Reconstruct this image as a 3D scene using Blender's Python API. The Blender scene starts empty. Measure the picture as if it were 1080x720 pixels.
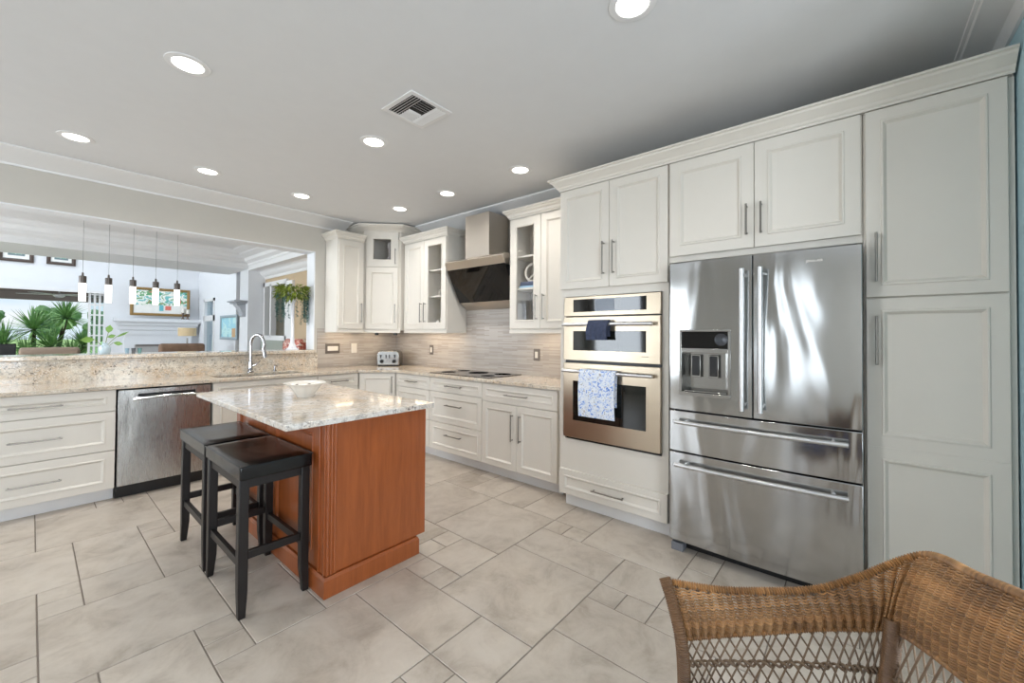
import bpy, bmesh, math, random
from mathutils import Vector, Matrix
from mathutils.noise import noise as pnoise
C = bpy.context.scene.collection
SC = bpy.context.scene
PI = math.pi
R = math.radians
rnd = random.Random(7)

# ------------------------------------------------------------------ camera, exposure
def cam_axes(yaw, pitch, roll):
    cy, sy = math.cos(yaw), math.sin(yaw)
    fw = Vector((cy, sy, 0)); rt = Vector((sy, -cy, 0)); up = Vector((0, 0, 1))
    cp, sp = math.cos(pitch), math.sin(pitch)
    f2 = cp * fw + sp * up; u2 = -sp * fw + cp * up
    cr, sr = math.cos(roll), math.sin(roll)
    return cr * rt + sr * u2, -sr * rt + cr * u2, f2
cam_data = bpy.data.cameras.new('camera'); cam = bpy.data.objects.new('camera', cam_data); C.objects.link(cam)
r_, u_, f_ = cam_axes(R(40.2397), R(.82224), R(.3865))
mw = Matrix((r_, u_, -f_)).transposed().to_4x4(); mw.translation = (0, 0, 1.333)
cam.matrix_world = mw
cam_data.sensor_width = 36; cam_data.lens = 429.58 / 1080 * 36; cam_data.shift_y = -12.77 / 1080
cam_data.clip_start = .02; cam_data.clip_end = 400
SC.camera = cam
SC.view_settings.view_transform = 'Standard'; SC.view_settings.look = 'None'
SC.view_settings.exposure = 0.0; SC.view_settings.gamma = 1.0; SC.view_settings.use_curve_mapping = False
SC.cycles.use_denoising = True
SC.cycles.max_bounces = 10; SC.cycles.diffuse_bounces = 6; SC.cycles.glossy_bounces = 5; SC.cycles.transmission_bounces = 8
SC.cycles.caustics_reflective = False; SC.cycles.caustics_refractive = False
SC.cycles.sample_clamp_indirect = 6

# ------------------------------------------------------------------ sky, sun, daylight, fill lights
W = bpy.data.worlds.new('world'); SC.world = W; W.use_nodes = True
wn = W.node_tree.nodes; wl = W.node_tree.links; wn.clear()
wo = wn.new('ShaderNodeOutputWorld'); bg = wn.new('ShaderNodeBackground'); wt = wn.new('ShaderNodeTexCoord'); wsep = wn.new('ShaderNodeSeparateXYZ'); wr = wn.new('ShaderNodeValToRGB')
wnoise = wn.new('ShaderNodeTexNoise'); wnoise.inputs['Scale'].default_value = 5; wnoise.inputs['Detail'].default_value = 5; wmap = wn.new('ShaderNodeMapping'); wmap.inputs['Scale'].default_value = (1, 1, 3.5)
wcr = wn.new('ShaderNodeValToRGB'); wmix = wn.new('ShaderNodeMix'); wmix.data_type = 'RGBA'
for el, p, c in ((wr.color_ramp.elements[0], 0.0, (.70, .84, .94, 1)), (wr.color_ramp.elements[1], .5, (.22, .42, .78, 1))): el.position = p; el.color = c
wcr.color_ramp.elements[0].position = .48; wcr.color_ramp.elements[1].position = .68; wmix.inputs[7].default_value = (.86, .90, .94, 1)
wl.new(wt.outputs['Generated'], wsep.inputs[0]); wl.new(wsep.outputs[2], wr.inputs[0]); wl.new(wt.outputs['Generated'], wmap.inputs[0]); wl.new(wmap.outputs[0], wnoise.inputs['Vector'])
wl.new(wnoise.outputs['Fac'], wcr.inputs[0]); wl.new(wcr.outputs[0], wmix.inputs[0]); wl.new(wr.outputs[0], wmix.inputs[6]); wl.new(wmix.outputs[2], bg.inputs[0])
bg.inputs['Strength'].default_value = 1.1; wl.new(bg.outputs[0], wo.inputs[0])

def lamp(name, kind, loc, energy, color, target=None, size=None, size_y=None, spot=None, blend=.6, radius=None):
    d = bpy.data.lights.new(name, kind); o = bpy.data.objects.new(name, d); C.objects.link(o)
    o.location = loc; d.energy = energy; d.color = color
    if kind == 'AREA':
        d.shape = 'RECTANGLE'; d.size = size; d.size_y = size_y or size
    if kind == 'SPOT':
        d.spot_size = spot; d.spot_blend = blend
    if radius is not None and kind in ('SPOT', 'POINT'): d.shadow_soft_size = radius
    if target is not None:
        o.rotation_euler = (Vector(target) - Vector(loc)).to_track_quat('-Z', 'Y').to_euler()
    return o
sun = lamp('sun', 'SUN', (0, 30, 20), 3.6, (1, .96, .90), target=(6, 34, 0)); sun.data.angle = R(2)
DAY = (.84, .92, 1.0)
# daylight entering by the nook windows behind and beside the camera
lamp('window_light_west', 'AREA', (-3.42, .62, 1.35), 13, DAY, target=(0, .62, 1.2), size=.8, size_y=2.0)
lamp('window_light_west', 'AREA', (-3.42, 4.25, 1.45), 80, DAY, target=(0, 4.0, 1.2), size=1.1, size_y=1.7)
lamp('window_light_south', 'AREA', (1.35, -2.72, 1.35), 40, DAY, target=(1.35, 2, 1.2), size=.8, size_y=2.0)
lamp('window_light_south', 'AREA', (-1.2, -2.72, 1.45), 145, DAY, target=(-1.2, 3, 1.2), size=2.2, size_y=1.7)
# added fill lights, out of view, brightening the rooms beyond the counter
lamp('high_room_fill_top', 'AREA', (-.6, 10.0, 4.5), 82, DAY, target=(-.6, 10.2, 0), size=4.5, size_y=1.4)  # added overhead fill under a closed ceiling, no roof opening
lamp('high_room_fill_side', 'AREA', (-4.9, 9.9, 2.0), 60, DAY, target=(1, 10.2, 1.6), size=2.4, size_y=2.6)  # added side fill for the high room; solid wall behind it
lamp('dining_fill', 'AREA', (-4.9, 6.6, 1.3), 270, DAY, target=(2, 6.2, 1.9), size=2.0, size_y=2.0)  # added fill to brighten the dining strip and the pass-through lining

# ------------------------------------------------------------------ materials
def S(r, g, b):
    f = lambda c: (c / 12.92 if c <= .04045 else ((c + .055) / 1.055) ** 2.4)
    return (f(r / 255), f(g / 255), f(b / 255), 1)
class NT:
    def __init__(s, name):
        s.m = bpy.data.materials.new(name); s.m.use_nodes = True; s.t = s.m.node_tree
        s.t.nodes.clear(); s.out = s.n('ShaderNodeOutputMaterial'); s.p = s.n('ShaderNodeBsdfPrincipled')
        s.l(s.p.outputs[0], s.out.inputs[0])
    def n(s, k, **kw):
        x = s.t.nodes.new(k)
        for a, v in kw.items(): setattr(x, a, v)
        return x
    def l(s, a, b): s.t.links.new(a, b)
    def set(s, **kw):
        for k, v in kw.items(): s.p.inputs[k.replace('_', ' ')].default_value = v
    def coord(s, scale=(1, 1, 1), out='Object', rot=(0, 0, 0)):
        c = s.n('ShaderNodeTexCoord'); m = s.n('ShaderNodeMapping'); m.inputs['Scale'].default_value = scale; m.inputs['Rotation'].default_value = rot
        s.l(c.outputs[out], m.inputs[0]); return m.outputs[0]
    def pos(s, scale=(1, 1, 1)):
        c = s.n('ShaderNodeNewGeometry'); m = s.n('ShaderNodeMapping'); m.inputs['Scale'].default_value = scale
        s.l(c.outputs['Position'], m.inputs[0]); return m.outputs[0]
    def noise(s, vec, scale, detail=4, rough=.55, dist=0):
        x = s.n('ShaderNodeTexNoise'); x.inputs['Scale'].default_value = scale; x.inputs['Detail'].default_value = detail
        x.inputs['Roughness'].default_value = rough; x.inputs['Distortion'].default_value = dist; s.l(vec, x.inputs['Vector']); return x.outputs['Fac']
    def ramp(s, fac, stops, interp='LINEAR'):
        x = s.n('ShaderNodeValToRGB'); x.color_ramp.interpolation = interp; e = x.color_ramp.elements
        while len(e) < len(stops): e.new(.5)
        for i, (p, c) in enumerate(stops): e[i].position = p; e[i].color = c
        s.l(fac, x.inputs[0]); return x.outputs[0]
    def mix(s, fac, a, b, mode='MIX'):
        x = s.n('ShaderNodeMix', data_type='RGBA', blend_type=mode)
        for sock, v in ((x.inputs[0], fac), (x.inputs[6], a), (x.inputs[7], b)):
            if hasattr(v, 'is_output'): s.l(v, sock)
            else: sock.default_value = v
        return x.outputs[2]
    def bump(s, h, strength=.2, dist=.002, prev=None):
        x = s.n('ShaderNodeBump'); x.inputs['Strength'].default_value = strength; x.inputs['Distance'].default_value = dist
        s.l(h, x.inputs['Height'])
        if prev: s.l(prev, x.inputs['Normal'])
        s.l(x.outputs[0], s.p.inputs['Normal']); return x.outputs[0]
def col(v): return S(*v) if len(v) == 3 else v
def plain(name, c, rough=.5, metal=0, var=.06, nscale=9, bump=0, bscale=120, **kw):
    t = NT(name); c = col(c); d = tuple(x * (1 - var) for x in c[:3]) + (1,)
    v = t.coord()
    t.l(t.ramp(t.noise(v, nscale, 3), [(.3, d), (.7, c)]), t.p.inputs['Base Color'])
    t.set(Roughness=rough, Metallic=metal, **kw)
    if bump: t.bump(t.noise(v, bscale, 3), bump, .001)
    return t.m
def glow(name, c, strength):
    t = NT(name); t.set(Base_Color=col(c), Emission_Color=col(c), Emission_Strength=strength, Roughness=.4); return t.m
def glassmat(name, c=(255, 255, 255), rough=.0, alpha_mix=.85):
    t = NT(name); tr = t.n('ShaderNodeBsdfTransparent'); gl = t.n('ShaderNodeBsdfGlossy'); mx = t.n('ShaderNodeMixShader'); fr = t.n('ShaderNodeLayerWeight')
    tr.inputs[0].default_value = col(c); gl.inputs['Roughness'].default_value = .02; fr.inputs[0].default_value = .5; pw = t.n('ShaderNodeMath', operation='POWER'); pw.inputs[1].default_value = 4; ma = t.n('ShaderNodeMath', operation='MULTIPLY_ADD'); ma.inputs[1].default_value = .7; ma.inputs[2].default_value = .035
    t.l(fr.outputs['Facing'], pw.inputs[0]); t.l(pw.outputs[0], ma.inputs[0]); t.l(ma.outputs[0], mx.inputs[0]); t.l(tr.outputs[0], mx.inputs[1]); t.l(gl.outputs[0], mx.inputs[2]); t.l(mx.outputs[0], t.out.inputs[0]); return t.m
def m_tile():
    t = NT('floor_tile'); v = t.pos((1, 1, 1)); g = t.n('ShaderNodeNewGeometry')
    rv = t.n('ShaderNodeVectorMath', operation='MULTIPLY_ADD'); cmb = t.n('ShaderNodeCombineXYZ'); [t.l(g.outputs['Random Per Island'], cmb.inputs[i]) for i in range(2)]; rv.inputs[1].default_value = (17, 11, 0); t.l(cmb.outputs[0], rv.inputs[0]); t.l(v, rv.inputs[2]); tv = rv.outputs[0]
    n1 = t.noise(tv, 3.2, 8, .66, .5); n2 = t.noise(tv, 5.0, 8, .68, .9); n3 = t.noise(v, 30, 3)
    a = t.ramp(n1, [(.30, S(158, 147, 134)), (.5, S(184, 173, 160)), (.72, S(203, 193, 180))])
    b = t.mix(t.ramp(n2, [(.42, (0, 0, 0, 1)), (.62, (.55, .55, .55, 1))]), a, S(203, 194, 183))
    d = t.mix(t.ramp(n2, [(.28, (.5, .5, .5, 1)), (.44, (0, 0, 0, 1))]), b, S(158, 146, 134))
    r = t.ramp(g.outputs['Random Per Island'], [(0, (.90, .89, .88, 1)), (1, (1.0, 1.0, 1.0, 1))])
    t.l(t.mix(1.0, d, r, 'MULTIPLY'), t.p.inputs['Base Color'])
    t.set(Roughness=.34); t.p.inputs['Specular IOR Level'].default_value = .45
    t.bump(t.noise(v, 14, 5), .12, .002)
    return t.m
def m_granite(name, base, tan, grey, dark, tanamt=.5):
    t = NT(name); v = t.pos()
    n1 = t.noise(v, 4.2, 5, .65, 1.2); n2 = t.noise(v, 24, 5, .7, .6); n3 = t.noise(v, 58, 4, .75, .3); n4 = t.noise(v, 8, 4, .65, 1.5); n5 = t.noise(v, 110, 2, .6)
    a = t.ramp(n1, [(.5 - .22 * tanamt, base), (.72 - .12 * tanamt, tan)])
    b = t.mix(t.ramp(n2, [(.50, (0, 0, 0, 1)), (.58, (.9, .9, .9, 1))]), a, grey)
    b2 = t.mix(t.ramp(n5, [(.56, (0, 0, 0, 1)), (.66, (.7, .7, .7, 1))]), b, S(238, 232, 222))
    m1 = t.ramp(n3, [(.55, (0, 0, 0, 1)), (.61, (1, 1, 1, 1))]); m2 = t.ramp(n4, [(.46, (.08, .08, .08, 1)), (.62, (1, 1, 1, 1))])
    mk = t.mix(1.0, m1, m2, 'MULTIPLY')
    t.l(t.mix(mk, b2, dark), t.p.inputs['Base Color'])
    t.set(Roughness=.12); t.p.inputs['Coat Weight'].default_value = .25; t.p.inputs['Coat Roughness'].default_value = .05
    return t.m
def m_wood(name, c1, c2, rough=.3, axis=(14, 14, 1.2), coat=.3):
    t = NT(name); v = t.coord(axis)
    n = t.noise(v, 2.2, 6, .6, .6); n2 = t.noise(t.coord(tuple(a * 5 for a in axis)), 3, 3)
    a = t.ramp(n, [(.3, col(c1)), (.7, col(c2))]); b = t.mix(t.ramp(n2, [(.45, (0, 0, 0, 1)), (.7, (.35, .35, .35, 1))]), a, col(c1))
    t.l(b, t.p.inputs['Base Color']); t.set(Roughness=rough); t.p.inputs['Coat Weight'].default_value = coat; t.p.inputs['Coat Roughness'].default_value = .18
    t.bump(n2, .04, .001); return t.m
def m_steel(name, c=(178, 178, 178), rough=.22, stretch=(2, 2, 160), wave=0, wscale=(1, 3.2, .7), wdist=.01):
    t = NT(name); n = t.noise(t.coord(stretch), 6, 3, .6)
    t.l(t.ramp(n, [(.3, tuple(x * .965 for x in col(c)[:3]) + (1,)), (.7, col(c))]), t.p.inputs['Base Color'])
    rr = t.ramp(n, [(.2, (rough * .8,) * 3 + (1,)), (.8, (rough * 1.25,) * 3 + (1,))]); t.l(rr, t.p.inputs['Roughness'])
    t.set(Metallic=1.0); b = t.bump(n, .012, .0003)
    if wave: t.bump(t.noise(t.pos(wscale), 1.6, 2, .45, .5), wave, wdist, b)
    return t.m
def m_mosaic():
    t = NT('mosaic_tile'); c = t.n('ShaderNodeNewGeometry'); sp = t.n('ShaderNodeSeparateXYZ'); t.l(c.outputs['Position'], sp.inputs[0])
    ad = t.n('ShaderNodeMath', operation='ADD'); t.l(sp.outputs[0], ad.inputs[0]); t.l(sp.outputs[1], ad.inputs[1])
    cb = t.n('ShaderNodeCombineXYZ'); t.l(ad.outputs[0], cb.inputs[0]); t.l(sp.outputs[2], cb.inputs[1])
    br = t.n('ShaderNodeTexBrick'); br.offset = .37; br.offset_frequency = 2; br.squash = 1
    br.inputs['Scale'].default_value = 1; br.inputs['Brick Width'].default_value = .21; br.inputs['Row Height'].default_value = .0135
    br.inputs['Mortar Size'].default_value = .0011; br.inputs['Color1'].default_value = S(182, 175, 168); br.inputs['Color2'].default_value = S(156, 148, 141); br.inputs['Mortar'].default_value = S(176, 168, 160)
    br.inputs['Bias'].default_value = -.15
    t.l(cb.outputs[0], br.inputs['Vector']); t.l(br.outputs['Color'], t.p.inputs['Base Color'])
    t.set(Roughness=.25); iv = t.n('ShaderNodeMath', operation='SUBTRACT'); iv.inputs[0].default_value = 1; t.l(br.outputs['Fac'], iv.inputs[1]); t.bump(iv.outputs[0], .3, .0015)
    return t.m
def m_fabric_print():
    t = NT('dish_towel_print'); v = t.coord()
    vo = t.n('ShaderNodeTexVoronoi'); vo.inputs['Scale'].default_value = 46; t.l(v, vo.inputs['Vector'])
    n = t.noise(v, 42, 3, .6, 1)
    a = t.ramp(n, [(.34, S(96, 130, 205)), (.42, S(166, 190, 228)), (.48, S(224, 228, 236)), (.60, S(214, 222, 234)), (.66, S(150, 140, 136)), (.72, S(226, 228, 234))], 'EASE')
    b = t.mix(t.ramp(vo.outputs['Distance'], [(.1, (.7, .7, .7, 1)), (.26, (0, 0, 0, 1))]), a, S(86, 118, 190))
    t.l(b, t.p.inputs['Base Color']); t.set(Roughness=.9); t.bump(t.noise(v, 400, 2), .3, .001); return t.m
def m_wicker():
    t = NT('wicker_reed'); v = t.coord(); g = t.n('ShaderNodeNewGeometry')
    n = t.noise(v, 9, 5, .65); r = t.ramp(g.outputs['Random Per Island'], [(0, (.62, .60, .58, 1)), (1, (1.12, 1.05, 1, 1))])
    a = t.ramp(n, [(.3, S(122, 90, 60)), (.52, S(168, 126, 80)), (.75, S(200, 158, 108))])
    t.l(t.mix(1.0, a, r, 'MULTIPLY'), t.p.inputs['Base Color']); t.set(Roughness=.42); t.p.inputs['Coat Weight'].default_value = .15
    return t.m
def m_leather():
    t = NT('black_leather'); v = t.coord(); t.set(Base_Color=S(11, 10, 11), Roughness=.18); t.p.inputs['Specular IOR Level'].default_value = .5
    vo = t.n('ShaderNodeTexVoronoi', feature='DISTANCE_TO_EDGE'); vo.inputs['Scale'].default_value = 150; t.l(v, vo.inputs['Vector'])
    b = t.bump(vo.outputs['Distance'], .14, .001); t.bump(t.noise(v, 7, 3), .25, .01, b); return t.m
def m_picture(name, stops, scale=7):
    t = NT(name); v = t.coord((1, 1, 1.6)); t.l(t.ramp(t.noise(v, scale, 4, .6, .8), [(p, col(c)) for p, c in stops], 'CONSTANT'), t.p.inputs['Base Color']); t.set(Roughness=.35); return t.m
M_CAB = plain('cabinet_paint', (216, 211, 202), .38, var=.02)
M_CABIN = plain('cabinet_interior', (205, 198, 184), .5, var=.03)
M_WALL = plain('wall_paint_greige', (192, 188, 180), .75, var=.02, bump=.05, bscale=180)
M_WHITE = plain('wall_paint_white', (221, 223, 226), .7, var=.02)
M_BLUE = plain('wall_paint_blue', (176, 205, 214), .7, var=.02)
M_BEIGE = plain('wall_paint_beige', (186, 164, 134), .7, var=.03)
M_CEIL = plain('ceiling_paint', (214, 215, 216), .8, var=.02, bump=.10, bscale=60)
M_TRIM = plain('trim_paint', (222, 222, 222), .45, var=.02)
M_TILE = m_tile()
M_GROUT = plain('grout', (136, 126, 116), .9, var=.1)
M_GRAN = m_granite('granite_cream', S(210, 203, 190), S(194, 172, 146), S(174, 165, 153), S(66, 54, 48), .6)
M_GRANI = m_granite('granite_island', S(214, 210, 204), S(200, 180, 156), S(176, 169, 162), S(116, 106, 100), .35)
M_CHERRY = m_wood('cherry_wood', (136, 70, 31), (160, 86, 42))
M_ESPR = m_wood('espresso_wood', (12, 8, 7), (22, 13, 11), .42, coat=0)
M_STEEL = m_steel('stainless_steel', (172, 171, 168), .2)
M_STEELF = m_steel('stainless_refrigerator', (178, 178, 177), .13, (160, 160, 2), .8, (1, 2.0, .45), .03)
M_SATIN = m_steel('satin_steel', (206, 206, 206), .34)
M_STEELH = m_steel('stainless_hood', (206, 197, 186), .34)
M_STEELO = m_steel('stainless_oven', (188, 174, 154), .32, (2, 2, 160), .3, (1, 3, .8), .008)
M_STEELD = m_steel('stainless_dishwasher', (186, 185, 182), .27, (160, 160, 2), .6, (2.6, 1, .55), .015)
M_NICKEL = m_steel('brushed_nickel', (138, 134, 128), .34)
M_CHROME = plain('chrome', (168, 168, 172), .10, 1.0, .02)
M_BLACK = plain('black_plastic', (16, 16, 17), .35)
M_BGLASS = plain('black_glass', (9, 9, 10), .04, var=.05)
M_SMOKE = plain('smoked_oven_glass', (24, 26, 24), .05, var=.1)
M_LEATHER = m_leather()
M_GLASS = glassmat('clear_glass')
M_PANE = glassmat('window_glass', (240, 248, 250))
M_LIT = glow('lamp_lens', (255, 250, 240), 6.0)
M_TUBE = glow('pendant_glass_lit', (255, 252, 246), 2.2)
M_CERAM = plain('white_ceramic', (224, 219, 210), .2, var=.03)
M_WICK = m_wicker()
M_CUSH = plain('blue_cushion', (62, 96, 160), .85, bump=.3)
M_GREEN = plain('leaf_green', (134, 150, 58), .45, var=.5, nscale=26)
M_TEAL = plain('leaf_teal', (64, 108, 98), .5, var=.4, nscale=26)
M_YUCCA = plain('yucca_leaf', (140, 182, 112), .5, var=.45, nscale=12)
M_BARK = plain('bark', (92, 76, 58), .9, var=.3)
M_GRASS = plain('lawn_grass', (176, 208, 130), .9, var=.14, nscale=.4)
M_TREE = plain('tree_foliage', (104, 138, 92), .9, var=.4, nscale=1.5)
M_BRWN = m_wood('lanai_ceiling_wood', (92, 56, 34), (124, 78, 48), .5)
M_DKFR = plain('dark_frame', (72, 58, 50), .4)
M_GOLD = plain('gilt_frame', (150, 120, 72), .4, .3)
M_MAT = plain('mat_board', (236, 236, 232), .8)
M_SHADE = plain('lamp_shade_linen', (214, 190, 150), .8)
M_TAUPE = plain('taupe_upholstery', (150, 132, 116), .9, bump=.3)
M_SOFA = plain('brown_upholstery', (140, 112, 92), .9, var=.3, bump=.3)
M_PLATE = plain('grey_plate', (112, 104, 98), .4, .3)
M_NAVY = plain('navy_towel', (66, 74, 98), .95, var=.35, nscale=40, bump=.6, bscale=300)
M_PRINT = m_fabric_print()
M_MOSAIC = m_mosaic()
M_SINK = m_steel('sink_steel', (150, 140, 126), .3)

# ------------------------------------------------------------------ mesh helpers
class MB:
    def __init__(s): s.v = []; s.f = []
    def add(s, vs, fs):
        o = len(s.v); s.v += [tuple(v) for v in vs]; s.f += [tuple(o + i for i in f) for f in fs]; return s
    def box(s, x0, y0, z0, x1, y1, z1):
        x0, x1 = sorted((x0, x1)); y0, y1 = sorted((y0, y1)); z0, z1 = sorted((z0, z1))
        return s.add([(x0, y0, z0), (x1, y0, z0), (x1, y1, z0), (x0, y1, z0), (x0, y0, z1), (x1, y0, z1), (x1, y1, z1), (x0, y1, z1)],
                     [(0, 3, 2, 1), (4, 5, 6, 7), (0, 1, 5, 4), (1, 2, 6, 5), (2, 3, 7, 6), (3, 0, 4, 7)])
    def prism(s, poly, z0, z1):
        n = len(poly); vs = [(x, y, z0) for x, y in poly] + [(x, y, z1) for x, y in poly]
        return s.add(vs, [tuple(range(n))[::-1], tuple(range(n, 2 * n))] + [(i, (i + 1) % n, n + (i + 1) % n, n + i) for i in range(n)])
    def tube(s, pts, r, n=10, caps=True, closed=False):
        pts = [Vector(p) for p in pts]; k = len(pts); rs = r if isinstance(r, (list, tuple)) else [r] * k
        nrm = None; rings = []
        for i, p in enumerate(pts):
            if closed: t = pts[(i + 1) % k] - pts[i - 1]
            else: t = pts[min(i + 1, k - 1)] - pts[max(i - 1, 0)]
            if t.length < 1e-9: t = Vector((0, 0, 1))
            t.normalize()
            if nrm is None: nrm = t.orthogonal().normalized()
            else:
                nrm = nrm - t * nrm.dot(t)
                nrm = nrm.normalized() if nrm.length > 1e-6 else t.orthogonal().normalized()
            b = t.cross(nrm)
            rings.append([p + (nrm * math.cos(2 * PI * j / n) + b * math.sin(2 * PI * j / n)) * rs[i] for j in range(n)])
        vs = [v for ring in rings for v in ring]; fs = []
        for i in range(k if closed else k - 1):
            a = i * n; c = ((i + 1) % k) * n
            fs += [(a + j, a + (j + 1) % n, c + (j + 1) % n, c + j) for j in range(n)]
        if caps and not closed: fs += [tuple(range(n))[::-1], tuple(range((k - 1) * n, k * n))]
        return s.add(vs, fs)
    def cyl(s, p0, p1, r0, r1=None, n=20): return s.tube([p0, p1], [r0, r0 if r1 is None else r1], n)
    def lathe(s, prof, n=28, c=(0, 0, 0), wob=None):
        vs = []; k = len(prof)
        for r, z in prof:
            for j in range(n):
                a = 2 * PI * j / n; q = r * (wob(a, z) if wob else 1)
                vs.append((c[0] + q * math.cos(a), c[1] + q * math.sin(a), c[2] + z))
        fs = [(i * n + j, i * n + (j + 1) % n, (i + 1) * n + (j + 1) % n, (i + 1) * n + j) for i in range(k - 1) for j in range(n)]
        if prof[0][0] > 1e-5: fs.append(tuple(range(n))[::-1])
        if prof[-1][0] > 1e-5: fs.append(tuple(range((k - 1) * n, k * n)))
        return s.add(vs, fs)
    def sphere(s, c, r, n=14, sc=(1, 1, 1)):
        m = max(6, n // 2); vs = []
        for i in range(m + 1):
            t = PI * i / m
            for j in range(n):
                a = 2 * PI * j / n
                vs.append((c[0] + r * sc[0] * math.sin(t) * math.cos(a), c[1] + r * sc[1] * math.sin(t) * math.sin(a), c[2] + r * sc[2] * math.cos(t)))
        return s.add(vs, [(i * n + j, (i + 1) * n + j, (i + 1) * n + (j + 1) % n, i * n + (j + 1) % n) for i in range(m) for j in range(n)])
    def loops(s, rects, y, cap=True, back=None):
        # nested rectangles (x0,z0,x1,z1,depth): a moulded panel facing -y
        vs = []
        for x0, z0, x1, z1, d in rects: vs += [(x0, y + d, z0), (x1, y + d, z0), (x1, y + d, z1), (x0, y + d, z1)]
        fs = []
        for i in range(len(rects) - 1):
            a = 4 * i; b = a + 4
            fs += [(a + j, a + (j + 1) % 4, b + (j + 1) % 4, b + j) for j in range(4)]
        if cap: b = 4 * (len(rects) - 1); fs.append((b, b + 1, b + 2, b + 3))
        else: b = 4 * (len(rects) - 1); fs += [(b + j, b + (j + 1) % 4, (j + 1) % 4, j) for j in range(4)]
        if cap: fs.append((3, 2, 1, 0))
        return s.add(vs, fs)
    def sweep(s, path, prof, closed=False):
        # path: 2-D corner points, outward side on the right; prof: (out, z) outline
        k = len(path); P = [Vector(p) for p in path]; n = len(prof); vs = []
        for i in range(k):
            d0 = (P[i] - P[i - 1]).normalized() if (i > 0 or closed) else None
            d1 = (P[(i + 1) % k] - P[i]).normalized() if (i < k - 1 or closed) else None
            d0 = d0 or d1; d1 = d1 or d0
            n0 = Vector((d0.y, -d0.x)); n1 = Vector((d1.y, -d1.x)); m = n0 + n1; m = m / max(.2, m.dot(n0))
            for o, z in prof: vs.append((P[i].x + m.x * o, P[i].y + m.y * o, z))
        fs = []
        for i in range(k if closed else k - 1):
            a = i * n; b = ((i + 1) % k) * n
            fs += [(a + j, b + j, b + (j + 1) % n, a + (j + 1) % n) for j in range(n)]
        if not closed: fs += [tuple(range(n)), tuple(range((k - 1) * n, k * n))[::-1]]
        return s.add(vs, fs)
    def xf(s, M):
        s.v = [tuple(M @ Vector(v)) for v in s.v]; return s
    def build(s, name, mat, parent=None, bevel=0, smooth=35, subd=0, seg=2, recalc=True, keep_islands=False):
        me = bpy.data.meshes.new(name); me.from_pydata(s.v, [], s.f); me.update()
        if recalc:
            b = bmesh.new(); b.from_mesh(me); bmesh.ops.recalc_face_normals(b, faces=b.faces); b.to_mesh(me); b.free()
        me.materials.append(mat); o = bpy.data.objects.new(name, me); C.objects.link(o)
        if parent is not None: o.parent = parent
        if bevel:
            m = o.modifiers.new('bevel', 'BEVEL'); m.width = bevel; m.segments = seg; m.limit_method = 'ANGLE'; m.angle_limit = R(40)
        if subd:
            m = o.modifiers.new('sub', 'SUBSURF'); m.levels = m.render_levels = subd
        if smooth: me.shade_smooth(); me.set_sharp_from_angle(angle=R(smooth))
        return o
def thing(name, label, cat, loc=(0, 0, 0), rotz=0, group=None):
    o = bpy.data.objects.new(name, None); C.objects.link(o); o.location = loc; o.rotation_euler = (0, 0, R(rotz)); o.empty_display_size = .05
    return tag(o, label, cat, group)
def tag(o, label, cat, group=None):
    o['label'] = label; o['category'] = cat
    if group: o['group'] = group
    return o
def struct(o): o['kind'] = 'structure'; return o
def copy_tree(o, parent=None):
    c = o.copy(); C.objects.link(c)
    if parent is not None: c.parent = parent
    for ch in list(o.children): copy_tree(ch, c)
    return c

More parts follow.
